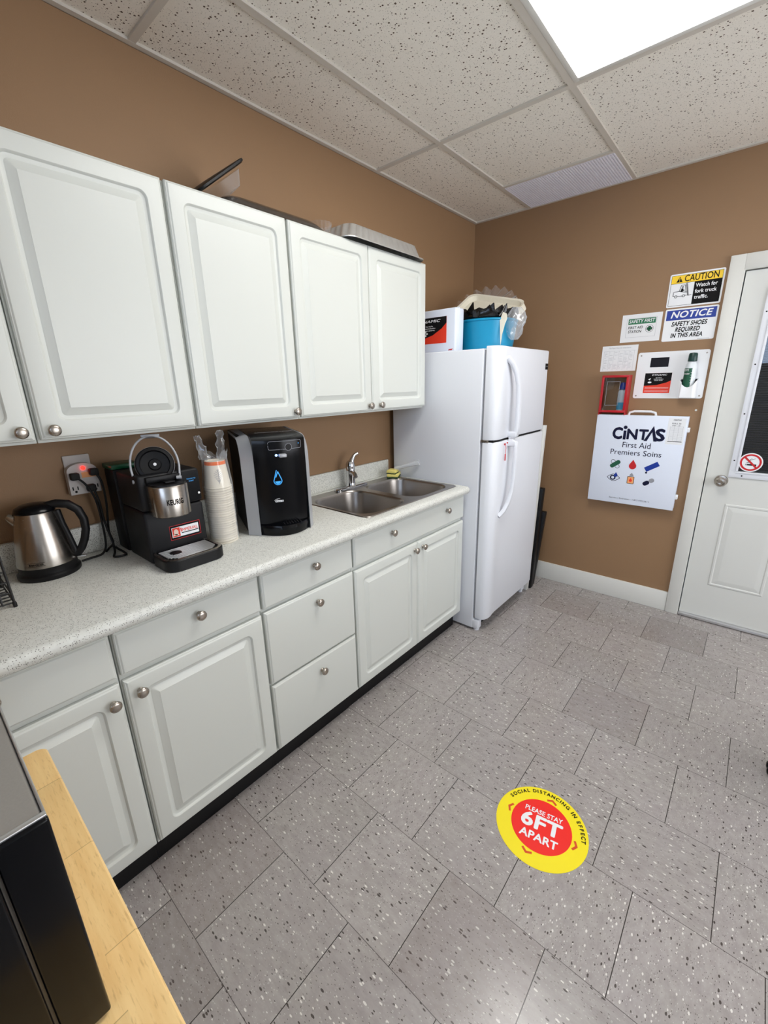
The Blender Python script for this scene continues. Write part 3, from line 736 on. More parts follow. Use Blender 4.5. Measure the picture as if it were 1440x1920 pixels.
# two torn points standing up
for a, hgt in ((-1.75, 0.062), (-1.05, 0.050), (-0.75, 0.04)):
    c = Vector((0.165*cos(a), 0.165*sin(a), 0.205)); t_ = Vector((-sin(a), cos(a), 0))
    bg.rings([[c-t_*0.035, c+t_*0.03, c+t_*0.03+Vector((0, 0.02, 0)), c-t_*0.035+Vector((0, 0.02, 0))], [c+t_*0.026+Vector((0, 0, hgt)), c+t_*0.03+Vector((0, 0, hgt)), c+t_*0.03+Vector((0, .004, hgt)), c+t_*0.026+Vector((0, .004, hgt))]])
o = bg.build('plastic_bag', M['binbag'], smooth=60); o.location = (0.452, -0.62, FT)
tag(o, 'crumpled black plastic bag bulging out of the turquoise bucket', 'bag')
# cream foam tray leaning behind the bucket
tr = MB()
R = []
for ins, z, in ((0, 0), (0.003, 0.010), (0.012, 0.040), (0.010, 0.044), (0.022, 0.040), (0.03, 0.012)):
    R.append([Vector((a, b, z)) for a, b in rrect(-0.205+ins, 0.205-ins, -0.13+ins, 0.13-ins, 0.05, 6)])
tr.rings(R)
o = tr.build('foam_tray', M['foam']); o.location = (0.378, -0.455, FT+0.252); o.rotation_euler = (radians(34), radians(13), radians(2))
tag(o, 'cream foam tray lying tilted over the bucket and the black bag', 'tray')
# clear fluted lid on top
fl = MB(); R = []
n = 126
for r, z, am in ((0.05, 0.016, 0), (0.12, 0.014, 0.0), (0.135, 0.008, 0.001), (0.150, 0.004, 0.006), (0.185, 0.0, 0.013), (0.235, -0.002, 0.018)):
    R.append([Vector(((r)*cos(2*pi*i/n), r*sin(2*pi*i/n), z+am*sin(21*2*pi*i/n))) for i in range(n)])
fl.rings(R, cap0=True, cap1=False)
o = fl.build('platter_lid', M['flutedplastic'], smooth=70); o.location = (0.262, -0.33, FT+0.272); o.rotation_euler = (radians(50), radians(8), radians(4))
tag(o, 'clear fluted plastic platter lid standing behind the cream tray on the refrigerator', 'lid')
# translucent shopping bag hanging on the bucket's right
sb = MB(); R = []
for k in range(7):
    z = 0.225-0.028*k
    rr = [0.030, 0.052, 0.066, 0.070, 0.064, 0.050, 0.022][k]
    R.append([Vector((rr*cos(2*pi*i/28)*(0.8+0.25*sin(3*2*pi*i/28+k)), rr*0.7*sin(2*pi*i/28)*(0.9+0.2*sin(5*2*pi*i/28+1.3*k)), z)) for i in range(28)])
sb.rings(R)
o = sb.build('carrier_bag', M['whitefilm'], smooth=60); o.location = (0.652, -0.660, FT+0.004); 
tag(o, 'translucent white carrier bag drooping at the right of the turquoise bucket', 'bag')
pr_ = MB()
pr_.rings([[Vector((x*0.8, 0, z)) for x, z in ((-0.020, 0.16), (0.0, 0.20), (0.028, 0.19), (0.034, 0.165), (0.018, 0.135), (0.002, 0.085), (-0.006, 0.03), (-0.012, 0.085))], [Vector((x*0.8, -0.003, z)) for x, z in ((-0.020, 0.16), (0.0, 0.20), (0.028, 0.19), (0.034, 0.165), (0.018, 0.135), (0.002, 0.085), (-0.006, 0.03), (-0.012, 0.085))]])
q = pr_.build('printed_patch', M['foam'], o); q.location = (-0.045, -0.066, 0.0)

# ------------------------------------------------------------------ things on the upper cabinets
UT = 2.0985
fp = MB(); n = 120; R = []
def foilring(hx, hy, r, z, fl_):
    raw = rrect(-hx, hx, -hy, hy, r, 10); out = []; N = 240
    ln = [0.0]
    for p, q_ in zip(raw, raw[1:]+raw[:1]): ln.append(ln[-1]+sqrt((p[0]-q_[0])**2+(p[1]-q_[1])**2))
    j = 0
    for i in range(N):
        u = ln[-1]*i/N
        while ln[j+1] < u: j += 1
        k = (u-ln[j])/max(1e-9, ln[j+1]-ln[j]); p = raw[j]; q_ = raw[(j+1) % len(raw)]
        sc_ = 1+fl_*sin(2*pi*i/6); out.append(Vector(((p[0]+(q_[0]-p[0])*k)*sc_, (p[1]+(q_[1]-p[1])*k)*sc_, z)))
    return out
R = [foilring(0.168, 0.290, 0.055, 0.000, 0), foilring(0.170, 0.292, 0.056, 0.004, 0), foilring(0.158, 0.280, 0.05, 0.006, 0), foilring(0.152, 0.272, 0.05, 0.010, 0.022), foilring(0.138, 0.250, 0.045, 0.060, 0.022), foilring(0.130, 0.240, 0.04, 0.066, 0.0), foilring(0.06, 0.14, 0.03, 0.064, 0.0)]
fp.rings(R, cap0=False)
o = fp.build('foil_pan', M['foil'], smooth=25, flip=False); o.location = (0.172, -1.372, UT+0.002)
tag(o, 'silver foil roasting pan lying upside down on the right upper cabinet', 'pan')
# black platter leaning over, with clear dome and tinted sheet
pl = MB()
pl.rings([[Vector((a, b, z)) for a, b in rrect(-0.14+i, 0.14-i, -0.115+i, 0.115-i, 0.03, 5)] for i, z in ((0.006, 0), (0, 0.004), (0, 0.010), (0.004, 0.012))])
o = pl.build('serving_tray', M['black']); o.location = (0.155, -2.190, UT+0.075); o.rotation_euler = (radians(38), 0, radians(0))
tag(o, 'black plastic serving tray tilted on edge on top of the upper cabinets', 'tray')
dm = MB(); R = []
for ins, z in ((0, 0), (0.004, 0.006), (0.02, 0.03), (0.04, 0.05), (0.09, 0.060)):
    R.append([Vector((a, b, z)) for a, b in rrect(-0.135+ins, 0.135-ins, -0.24+ins, 0.24-ins, 0.05, 8)])
dm.rings(R, cap0=False)
o = dm.build('dome_lid', M['tintfilm'], smooth=50); o.location = (0.165, -1.965, UT+0.002); o.scale = (1, 1, 0.72); o.rotation_euler = (0, 0, 0)
tag(o, 'low tinted clear plastic dome lid on the cabinets beside the tilted black tray', 'lid')
vl = MB()
vl.rings([[Vector((a, b, z)) for a, b in rrect(-0.11+i, 0.11-i, -0.062+i, 0.062-i, 0.03, 6)] for i, z in ((0, 0), (0.003, -0.006), (0.018, -0.040), (0.05, -0.046))], cap0=False)
o = vl.build('tray_cover', M['clearplastic'], smooth=50); o.location = (0.165, -2.158, UT+0.089); o.rotation_euler = (radians(38), 0, 0)
tag(o, 'clear plastic lid leaning under the tilted black serving tray', 'lid')
cc = MB(); R = []; n = 60
for r, z, am in ((0.018, 0.0, 0.0), (0.034, 0.012, 0.0015), (0.046, 0.050, 0.003), (0.050, 0.052, 0.003)):
    R.append([Vector(((r+am*sin(15*2*pi*i/n))*cos(2*pi*i/n), (r+am*sin(15*2*pi*i/n))*sin(2*pi*i/n), z)) for i in range(n)])
cc.rings(R, cap1=False)
o = cc.build('clear_cup', M['clearplastic'], smooth=60); o.location = (0.165, -1.655, UT+0.002)
o.scale = (1, 1, 1.5)
tag(o, 'small ribbed clear plastic cup on the upper cabinets left of the foil pan', 'cup')

# ------------------------------------------------------------------ back wall: signs and boxes
def sign_plate(name, label, cat, x0, x1, z0, z1, m, r=0.008, th=0.0016, group=None):
    t = thing(name, label, cat, ((x0+x1)/2, -0.0003, (z0+z1)/2), group=group)
    hw, hz = (x1-x0)/2, (z1-z0)/2
    q = MB(); q.prism(rrect(-hw, hw, -hz, hz, r, 5), FB(0), 0, th); q.build('plate', m, t)
    return t, FB(-th), hw, hz
# CAUTION
t, f, hw, hz = sign_plate('caution_sign', 'yellow, white and black fork truck caution sign, topmost beside the door frame', 'sign', 1.272, 1.5235, 1.877, 2.050, M['signwhite'])
q = MB()
for p in (rect(-hw+0.008, hw-0.008, -hz+0.008, -hz+0.0095), rect(-hw+0.008, hw-0.008, hz-0.0095, hz-0.008), rect(-hw+0.008, -hw+0.0095, -hz+0.008, hz-0.008), rect(hw-0.0095, hw-0.008, -hz+0.008, hz-0.008), rect(-hw+0.008, hw-0.008, 0.036, 0.0375), rect(-0.006, hw-0.008, -hz+0.008, 0.037)): patch(q, f, p, 0.0006)
q.build('black_field', M['ink'], t)
q = MB(); patch(q, f, rect(-hw+0.0095, hw-0.0095, 0.0375, hz-0.0095), 0.0006); q.build('yellow_band', M['yellow'], t)
q = MB(); fit_text(q, 'CAUTION', f, -0.055, 0.100, 0.0575, 0.046, lift=0.0012, bold=0.014)
patch(q, f, [(-0.093, 0.043), (-0.064, 0.043), (-0.0785, 0.072)], 0.0012)
# fork truck outline
FT2 = [((-0.100, -0.028), (-0.098, -0.006)), ((-0.098, -0.006), (-0.072, -0.004)), ((-0.072, -0.004), (-0.066, 0.026)), ((-0.066, 0.026), (-0.047, 0.026)), ((-0.047, 0.026), (-0.040, -0.010)), ((-0.043, 0.034), (-0.030, -0.030)), ((-0.039, 0.034), (-0.026, -0.030)), ((-0.030, -0.030), (-0.012, -0.028)), ((-0.100, -0.028), (-0.092, -0.028)), ((-0.078, -0.030), (-0.056, -0.030)), ((-0.042, -0.028), (-0.034, -0.028)), ((-0.072, -0.004), (-0.050, -0.010)), ((-0.050, -0.010), (-0.034, -0.012))]
for a, b in FT2: patch(q, f, line2(a, b, 0.0024), 0.0012)
for c in ((-0.085, -0.031), (-0.049, -0.030)): ringband(q, f, c, 0.0046, 0.0070, 0.0012, n=20)
patch(q, f, ellipse(-0.058, 0.016, 0.004, 0.004, 14), 0.0012)
patch(q, f, [(-0.066, -0.008), (-0.063, 0.010), (-0.055, 0.010), (-0.054, 0.002), (-0.048, 0.001), (-0.048, -0.003), (-0.056, -0.004), (-0.055, -0.010)], 0.0012)
q.build('black_print', M['ink'], t)
q = MB(); put_text(q, '!', f, -0.0785, 0.0545, 0.026, lift=0.0016, bold=0.02); q.build('mark', M['yellow'], t)
q = MB()
for i, s_ in enumerate(('Watch for', 'fork truck', 'traffic.')): fit_text(q, s_, f, 0.002, (0.100, 0.100, 0.066)[i], 0.016-0.030*i, 0.027, bold=0.018, lift=0.0012)
q.build('lettering', M['signwhite'], t)
# NOTICE
t, f, hw, hz = sign_plate('notice_sign', 'white and blue notice sign about safety shoes, below the fork truck sign', 'sign', 1.2745, 1.5235, 1.695, 1.869, M['signwhite'])
q = MB(); patch(q, f, rect(-hw+0.008, hw-0.008, 0.026, hz-0.008), 0.0006); q.build('blue_band', M['blue'], t)
q = MB(); fit_text(q, 'NOTICE', f, -0.095, 0.102, 0.0525, 0.048, shear=0.22, bold=0.024, lift=0.0012); q.build('heading', M['signwhite'], t)
q = MB()
for s_, z, a0, a1 in (('SAFETY SHOES', 0.004, -0.086, 0.083), ('REQUIRED', -0.027, -0.064, 0.054), ('IN THIS AREA', -0.058, -0.082, 0.070)): fit_text(q, s_, f, a0, a1, z, 0.033, shear=0.18, bold=0.030, lift=0.0008)
patch(q, f, rect(0.05, 0.104, -hz+0.0045, -hz+0.0057), 0.0008)
q.build('lettering', M['ink'], t)
# SAFETY FIRST
t, f, hw, hz = sign_plate('safety_sign', 'white paper safety sign with green heading for the first aid station', 'sign', 1.050, 1.2615, 1.7055, 1.8625, M['paper'], 0.001, 0.0008)
q = MB(); patch(q, f, rect(-0.070, 0.075, 0.022, 0.053), 0.0005); q.build('green_band', M['green'], t)
q = MB(); fit_text(q, 'SAFETY FIRST', f, -0.066, 0.071, 0.0375, 0.026, shear=0.12, bold=0.016, lift=0.0009); q.build('heading', M['signwhite'], t)
q = MB(); fit_text(q, 'FIRST AID', f, -0.068, 0.012, 0.003, 0.021, shear=0.15, bold=0.014); fit_text(q, 'STATION', f, -0.066, 0.006, -0.020, 0.021, shear=0.15, bold=0.014)
q.build('lettering', M['ink'], t); q = MB()
ringband(q, f, (0.047, -0.008), 0.0195, 0.0210, 0.0008, n=32)
patch(q, f, rect(0.0325, 0.0615, -0.0145, -0.0015), 0.0007); patch(q, f, rect(0.0405, 0.0535, -0.0225, 0.0065), 0.0007)
q.build('cross_outline', M['ink'], t)
q = MB(); patch(q, f, rect(0.0350, 0.0590, -0.0120, -0.0040), 0.0011); patch(q, f, rect(0.0430, 0.0510, -0.0200, 0.0040), 0.0011); q.build('green_cross', M['green'], t)
q = MB()
for p in (rect(-0.078, 0.080, -0.0515, -0.0507), rect(-0.078, -0.0772, -0.051, 0.056), rect(0.0792, 0.080, -0.051, 0.056), rect(-0.078, 0.080, 0.0555, 0.0562)): patch(q, f, p, 0.0005)
q.build('printed_border', M['greyink'], t)
# chart paper
t, f, hw, hz = sign_plate('paper_chart', 'small white paper chart with faint columns above the red wall box', 'paper', 0.9555, 1.158, 1.5375, 1.690, M['paper'], 0.0005, 0.0006)
q = MB(); put_text(q, '7th floor first aid attendants', f, 0.0, hz-0.014, 0.011)
for i in range(7): patch(q, f, rect(-0.088+0.0285*i, -0.0874+0.0285*i, -0.07, 0.045), 0.0004)
patch(q, f, rect(-0.09, 0.09, 0.044, 0.0447), 0.0004)
rnd = random.Random(3)
for i in range(6):
    for j in range(13):
        if rnd.random() < 0.8:
            x = -0.084+0.0285*i; patch(q, f, rect(x, x+rnd.uniform(0.006, 0.022), 0.036-0.0078*j, 0.0372-0.0078*j), 0.0004)
q.build('printing', M['greyink'], t)
# eyewash station
t, f, hw, hz = sign_plate('eyewash_station', 'white plastic eyewash station panel with bottle holder on the back wall', 'eyewash station', 1.1665, 1.5235, 1.371, 1.640, M['signwhite'], 0.012, 0.004)
for x, z in ((-hw+0.016, hz-0.018), (hw-0.016, hz-0.018), (-hw+0.016, -hz+0.016), (hw-0.016, -hz+0.016)):
    MB().lathe([(0.0045, 0), (0.004, 0.002), (0.0, 0.0022)], f(x, z, 0), (0, -1, 0), 12).build('screw', M['nickel'], t)
q = MB(); patch(q, f, rect(-0.108, -0.014, 0.048, 0.102), 0.0015, 0.0015); q.build('mirror', M['mirrorblack'], t)
q = MB(); patch(q, f, rect(-0.127, 0.012, -0.103, 0.014), 0.0008, 0.0008); lbo = q.build('label', M['orangered'], t)
q = MB(); patch(q, f, [(-0.127, 0.014), (-0.127, -0.060), (-0.06, -0.056), (-0.01, -0.042), (0.012, -0.030), (0.012, 0.014)], 0.0012); q.build('label_field', M['ink'], lbo)
q = MB(); fit_text(q, 'DYNAMIC', f, -0.090, -0.012, 0.002, 0.012, bold=0.012, shear=0.2, lift=0.0018)
for i, s_ in enumerate(('Eye Wash', 'Station Oculaire', 'Lavado Ocular')): put_text(q, s_, f, -0.053, -0.014-0.0075*i, 0.0075, lift=0.0018, bold=0.01)
for z in (-0.071, -0.077, -0.089, -0.095): patch(q, f, rect(-0.120, 0.004, z, z+0.0012), 0.0016)
patch(q, f, ellipse(-0.098, -0.040, 0.010, 0.005, 16), 0.0018); patch(q, f, [(-0.108, -0.022), (-0.094, -0.015), (-0.098, -0.028)], 0.0018)
q.build('lettering', M['signwhite'], lbo)
# bottle holder: open topped pocket with scooped front
hx0, hx1, hz0, hz1 = 0.062, 0.146, -0.128, -0.030
q = MB(); n = 14; D = 0.072
def pocket(ins, zlow):
    rows = []
    return rows
outer_ = [(hx0, 0.0), (hx0, -0.055), (hx0+0.012, -0.068), (hx1-0.012, -0.068), (hx1, -0.055), (hx1, 0.0)]
front_z = lambda x: -0.058+0.0 if False else -0.030-0.040*max(0, 1-((x-(hx0+hx1)/2)/0.042)**2)
dens = []
for i in range(9): dens.append((hx0, -0.055*i/8))
for i in range(1, 5): dens.append((hx0+0.012*sin(pi/2*i/4)**1, -0.055-0.013*(1-cos(pi/2*i/4))))
for i in range(1, 12): dens.append((hx0+0.012+(hx1-hx0-0.024)*i/12, -0.068))
for i in range(0, 5): dens.append((hx1-0.012*cos(pi/2*i/4), -0.068+0.013*(1-cos(pi/2*i/4))))
for i in range(1, 9): dens.append((hx1, -0.055+0.055*i/8))
def topz(x, y):
    k = max(0, min(1, -y/0.068)); return hz1+0.006-0.050*(k**2)*max(0.25, 1-((x-(hx0+hx1)/2)/0.046)**2)
mx_ = (hx0+hx1)/2
inner = [(mx_+(x-mx_)*0.94, y*0.95) for x, y in dens]
q.rings([[Vector((x, y-0.004, hz0)) for x, y in dens], [Vector((x, y-0.004, topz(x, y))) for x, y in dens], [Vector((x, y-0.004, topz(x, y))) for x, y in inner], [Vector((x, y-0.004, hz0+0.004)) for x, y in inner]])
q.build('bottle_holder', M['signwhite'], t, smooth=50)
eb = thing('eyewash_bottle', 'clear eyewash bottle with dark green cap standing in the wall holder', 'bottle', (1.4495, -0.040, 1.3795))
MB().lathe([(0.0, 0), (0.027, 0), (0.029, 0.004), (0.029, 0.165), (0.026, 0.182), (0.018, 0.196), (0.0, 0.197)], (0, 0, 0), (0, 0, 1), 28).build('bottle_body', M['bottlewhite'], eb)
MB().lathe([(0.019, 0.197), (0.022, 0.198), (0.0225, 0.200), (0.0215, 0.236), (0.018, 0.243), (0.0, 0.246)], (0, 0, 0), (0, 0, 1), 24).build('cap', M['capgreen'], eb)
q = MB(); R = []
for z in (0.040, 0.160): R.append([Vector((0.0296*cos(a), 0.0296*sin(a), z)) for a in [radians(-170+100*i/14) for i in range(15)]])
q.rings(R, closed=False); q.build('label', M['darkgreen'], eb, flip=False)
q = MB()
cylf = lambda a, b, dd=0: Vector(((0.0298+dd)*cos(a/0.0298-radians(125)), (0.0298+dd)*sin(a/0.0298-radians(125)), b))
put_text(q, 'EYE', cylf, 0.0, 0.150, 0.016, rot=0, bold=0.02, lift=0.0004); put_text(q, 'WASH', cylf, 0.0, 0.130, 0.012, bold=0.02, lift=0.0004)
for i in range(6): patch(q, cylf, rect(0.024, 0.040, 0.15-0.014*i, 0.152-0.014*i), 0.0004, 0.0003)
q.build('lettering', M['signwhite'], eb)
# small wall anchor
q = MB().lathe([(0.006, 0), (0.0055, 0.003), (0.002, 0.0035), (0.0, 0.0015)], (1.505, -0.0005, 1.305), (0, -1, 0), 14)
tag(q.build('wall_anchor', M['trimwhite']), 'tiny white screw anchor in the brown wall right of the metal cabinet', 'wall anchor')

# red wall box
t = thing('wall_box', 'red wall box with clear front holding a small bottle, above the metal cabinet', 'box', (1.071, -0.0005, 1.270))
q = MB(); hw = 0.077; D = 0.075
q.box(-hw, -hw+0.004, -D, 0, 0, 0.243).box(hw-0.004, hw, -D, 0, 0, 0.243).box(-hw+0.004, hw-0.004, -D, 0, 0.239, 0.243)
q.box(-hw+0.004, hw-0.004, -D, 0, 0.018, 0.021)
frame4(q, -hw, hw, 0.016, 0.243, 0.014, -D-0.004, -D, 0.001)
q.build('shell', M['red'], t)
MB().box(-hw+0.013, hw-0.013, -D-0.001, -D+0.001, 0.029, 0.230).build('front_pane', M['glass'], t)
q = MB(); frame4(q, -0.045, 0.030, 0.060, 0.205, 0.002, -D-0.0015, -D-0.001, 0)
q.build('pane_border', M['greyink'], t)
bo = thing('disinfectant_bottle', 'small white bottle with blue cap inside the red wall box', 'bottle', (1.112, -0.040, 1.2925))
MB().lathe([(0.0, 0), (0.022, 0), (0.024, 0.004), (0.024, 0.115), (0.020, 0.128), (0.012, 0.134), (0.0, 0.134)], (0, 0, 0), (0, 0, 1), 24).build('bottle_body', M['bottlewhite'], bo)
MB().lathe([(0.014, 0.134), (0.022, 0.136), (0.022, 0.150), (0.012, 0.175), (0.0, 0.176)], (0, 0, 0), (0, 0, 1), 20).build('cap', M['capblue'], bo)
MB().lathe([(0.0245, 0.012), (0.0245, 0.055)], (0, 0, 0), (0, 0, 1), 24, False, False).build('label', M['bluegreen'], bo)

# first aid metal cabinet
AX0, AX1, AZ0, AZ1, AD = 0.990, 1.486, 0.702, 1.272, 0.070
ac = thing('first_aid_cabinet', 'large white metal first aid cabinet with dark blue lettering on the back wall', 'first aid cabinet', ((AX0+AX1)/2, -0.0005, AZ0))
hw = (AX1-AX0)/2; hz = AZ1-AZ0
MB().box(-hw+0.003, hw-0.003, -AD+0.012, 0, 0.003, hz-0.003, 0.002).build('cabinet_body', M['aidwhite'], ac)
dr = MB().box(-hw, hw, -AD, -AD+0.011, 0, hz, 0.002).build('door', M['aidwhite'], ac)
q = MB().tube([(-0.075, -0.03, hz-0.004), (-0.070, -0.03, hz+0.014), (-0.045, -0.03, hz+0.022), (0.045, -0.03, hz+0.022), (0.070, -0.03, hz+0.014), (0.075, -0.03, hz-0.004)], 0.007, 10)
q.build('carry_handle', M['signwhite'], ac)
for z in (0.492, 0.085): MB().box(hw-0.002, hw+0.012, -AD+0.008, -AD+0.030, z-0.014, z+0.014, 0.003).cyl((hw+0.004, -AD+0.002, z), (hw+0.004, -AD+0.012, z), 0.008, n=12).build('latch', M['signwhite'], ac)
f = FB(-AD)
CX = -0.002  # lettering centre relative to cabinet centre
q = MB()
lw = 0.145; lz = 0.452
fit_text(q, 'C', f, -lw, -0.086, lz, 0.098, bold=0.045, lift=0.0008)
fit_text(q, 'N', f, -0.062, -0.002, lz-0.002, 0.088, bold=0.038, lift=0.0008)
fit_text(q, 'T', f, 0.004, 0.056, lz-0.002, 0.088, bold=0.038, lift=0.0008)
fit_text(q, 'S', f, 0.092, lw, lz, 0.098, bold=0.042, lift=0.0008)
patch(q, f, rect(-0.082, -0.066, lz-0.034, lz+0.022), 0.0008); patch(q, f, ellipse(-0.074, lz+0.042, 0.011, 0.011, 18), 0.0008)
patch(q, f, [(0.034, lz-0.036), (0.052, lz-0.036), (0.075, lz+0.020), (0.088, lz-0.036), (0.106, lz-0.036), (0.080, lz+0.058)], 0.0009)
q.build('logo_lettering', M['navy'], dr)
q = MB(); fit_text(q, 'First Aid', f, -0.078, 0.078, 0.384, 0.050); fit_text(q, 'Premiers Soins', f, -0.142, 0.142, 0.336, 0.048)
fit_text(q, 'Service | Entretien : 1.877.972.2511', f, -0.115, 0.115, 0.034, 0.013)
q.build('lettering', M['navy'], dr)
IX = (-0.105, -0.004, 0.096); IZ = (0.258, 0.168)
def rotp(P, c, a): return [(c[0]+x*cos(a)-y*sin(a), c[1]+x*sin(a)+y*cos(a)) for x, y in P]
q = MB(); patch(q, f, rotp(rrect(-0.034, 0.034, -0.013, 0.013, 0.012, 5), (IX[0], IZ[0]), radians(38)), 0.0014); q.build('bandage_icon', M['darkgreen'], dr)
q = MB()
oo = rotp(rrect(-0.034, 0.034, -0.0125, 0.0125, 0.012, 5), (IX[0], IZ[0]), radians(-48)); ii = rotp(rrect(-0.0315, 0.0315, -0.010, 0.010, 0.0098, 5), (IX[0], IZ[0]), radians(-48))
q.rings([[f(a, b, 0.0008) for a, b in oo], [f(a, b, 0.0008) for a, b in ii]], cap0=False, cap1=False)
q.build('bandage_outline', M['navy'], dr); q = MB()
# eye
for s_ in (1, -1):
    P = [(IX[0]-0.038+0.076*i/12, IZ[1]+s_*0.022*sin(pi*i/12)) for i in range(13)]
    for a, b in zip(P, P[1:]): patch(q, f, line2(a, b, 0.003), 0.0008)
ringband(q, f, (IX[0]-0.004, IZ[1]), 0.009, 0.017, 0.0010, n=24)
q.build('eye_icon', M['navy'], dr); q = MB()
# burn cream tip, pill half
patch(q, f, ellipse(IX[2]-0.020, IZ[0]-0.038, 0.006, 0.006, 14), 0.0008)
q.build('cream_drop_icon', M['navy'], dr); q = MB()
patch(q, f, rotp(rrect(-0.034, 0.004, -0.013, 0.013, 0.012, 5), (IX[2], IZ[1]-0.006), radians(35)), 0.0008)
q.build('pill_icon', M['navy'], dr)
q = MB(); dropP = [(0, 0.036)]+[(0.021*cos(a), -0.004+0.021*sin(a)) for a in [radians(30-240*i/16) for i in range(17)]]
patch(q, f, [(IX[1]+x, IZ[0]+y) for x, y in dropP], 0.0008); q.build('blood_drop_icon', M['redink'], dr)
q = MB(); patch(q, f, rotp(rrect(-0.040, 0.040, -0.015, 0.015, 0.002, 2), (IX[2]+0.006, IZ[0]+0.002), radians(33)), 0.0008); q.build('cream_tube_icon', M['blue'], dr); q = MB(); patch(q, f, [(IX[0]+0.012+0.5*x, IZ[1]+0.018+0.5*y) for x, y in dropP], 0.0014); q.build('eye_drop_icon', M['blue'], dr)
q = MB(); patch(q, f, rrect(IX[1]-0.020, IX[1]+0.020, IZ[1]-0.030, IZ[1]+0.018, 0.004, 3), 0.0008)
q.build('lighter_icon_outline', M['ink'], dr)
q = MB(); patch(q, f, rrect(IX[1]-0.017, IX[1]+0.017, IZ[1]-0.027, IZ[1]+0.015, 0.003, 3), 0.0012); q.build('lighter_icon', M['peach'], dr)
q = MB(); patch(q, f, [(IX[1]+0.42*x, IZ[1]-0.007+0.42*y) for x, y in dropP], 0.0016); q.build('flame_icon', M['orangered'], dr)
q = MB(); patch(q, f, rotp(rrect(0.004, 0.034, -0.013, 0.013, 0.012, 5), (IX[2], IZ[1]-0.006), radians(35)), 0.0008); q.build('pill_half_icon', M['greyink'], dr); q = MB(); patch(q, f, [(IX[1]-0.010, IZ[1]+0.020), (IX[1]+0.014, IZ[1]+0.020), (IX[1]+0.012, IZ[1]+0.028), (IX[1]+0.002, IZ[1]+0.042), (IX[1]-0.008, IZ[1]+0.030)], 0.0008); q.build('lighter_top_icon', M['greyink'], dr)
rc = MB(); patch(rc, f, rect(0.150, 0.238, 0.405, 0.560), 0.0006, 0.0006); rco = rc.build('record_card', M['signwhite'], dr)
q = MB()
for i in range(15): patch(q, f, rect(0.163, 0.228, 0.428+0.0058*i, 0.4286+0.0058*i), 0.0008)
for x in (0.163, 0.184, 0.206, 0.228): patch(q, f, rect(x, x+0.0007, 0.428, 0.512), 0.0008)
q.build('card_ruling', M['greyink'], rco)
q = MB(); patch(q, f, rect(0.160, 0.232, 0.420, 0.4235), 0.001); q.build('card_rule', M['ink'], rco); q = MB(); put_text(q, 'CINTAS', f, 0.194, 0.548, 0.011, bold=0.02, lift=0.001)
put_text(q, 'WALL Bz', f, 0.192, 0.528, 0.012, lift=0.001, shear=0.2); put_text(q, '1700 -- 23.', f, 0.192, 0.516, 0.010, lift=0.001, shear=0.2)
q.build('card_writing', M['navy'], rco)

# no smoking sticker on the door glass
t = thing('no_smoking_sticker', 'round white and red no smoking sticker on the door glass', 'sticker', (1.801, 0.0028, 1.024))
q = MB(); q.prism(ellipse(0, 0, 0.053, 0.053, 40), FB(0), 0, 0.0006); q.build('disc', M['signwhite'], t)
f = FB(-0.0006)
q = MB(); ringband(q, f, (0, 0), 0.038, 0.047, 0.0010, n=40); patch(q, f, line2((-0.029, 0.029), (0.029, -0.029), 0.009), 0.0014); q.build('red_bar', M['redink'], t)
q = MB(); patch(q, f, rect(-0.014, 0.026, -0.017, -0.009), 0.0008)
for k in (0, 1):
    P = [(-0.020+0.006*sin(i*0.8+k)+0.010*k*i/8+0.004*i, -0.004+0.0038*i) for i in range(8)]
    for a, b in zip(P, P[1:]): patch(q, f, line2(a, b, 0.0015), 0.0008)
q.build('cigarette', M['ink'], t)
q = MB(); patch(q, f, rect(-0.022, -0.0145, -0.017, -0.009), 0.0008); q.build('cigarette_tip', M['greyink'], t)

# ------------------------------------------------------------------ counter things
Z0 = CT+0.0004
# kettle
kt = thing('electric_kettle', 'stainless steel electric kettle with black lid, handle and base', 'kettle', (0.112, -2.882, Z0))
MB().lathe([(0.0, 0), (0.083, 0), (0.085, 0.003), (0.085, 0.014), (0.081, 0.018), (0.078, 0.020), (0.078, 0.038), (0.0795, 0.041), (0.0, 0.041)], (0, 0, 0), (0, 0, 1), 40).build('base', M['black'], kt)
bd_ = MB().lathe([(0.0795, 0.0412), (0.0795, 0.048), (0.0765, 0.075), (0.071, 0.11), (0.064, 0.15), (0.056, 0.19), (0.053, 0.205), (0.052, 0.208), (0.0, 0.208)], (0, 0, 0), (0, 0, 1), 40, cap0=True).build('kettle_body', M['steel'], kt)
MB().lathe([(0.0535, 0.2082), (0.0545, 0.212), (0.050, 0.222), (0.035, 0.231), (0.014, 0.235), (0.0, 0.2355)], (0, 0, 0), (0, 0, 1), 32).build('lid', M['gloss'], kt)
hd = Vector((0.42, 0.90, 0)).normalized()
def hp(r, z): return hd*r+Vector((0, 0, z))
q = MB().tube([hp(0.030, 0.222), hp(0.058, 0.226), hp(0.088, 0.220), hp(0.112, 0.198), hp(0.122, 0.165), hp(0.121, 0.130), hp(0.112, 0.098), hp(0.099, 0.070), hp(0.084, 0.052), hp(0.074, 0.050)], [0.012, 0.0135, 0.014, 0.0135, 0.0125, 0.012, 0.012, 0.012, 0.012, 0.010], 12)
q.tube([hp(0.056, 0.205), hp(0.061, 0.16), hp(0.071, 0.11), hp(0.078, 0.07), hp(0.080, 0.046)], 0.010, 10)
q.build('handle', M['black'], kt, smooth=60)
q = MB().lathe([(0.022, 0.0), (0.017, 0.024), (0.011, 0.038)], (-0.30*0.052, -0.954*0.040, 0.178), (-0.22, -0.70, 0.62), 16); q.build('spout', M['steel'], kt)
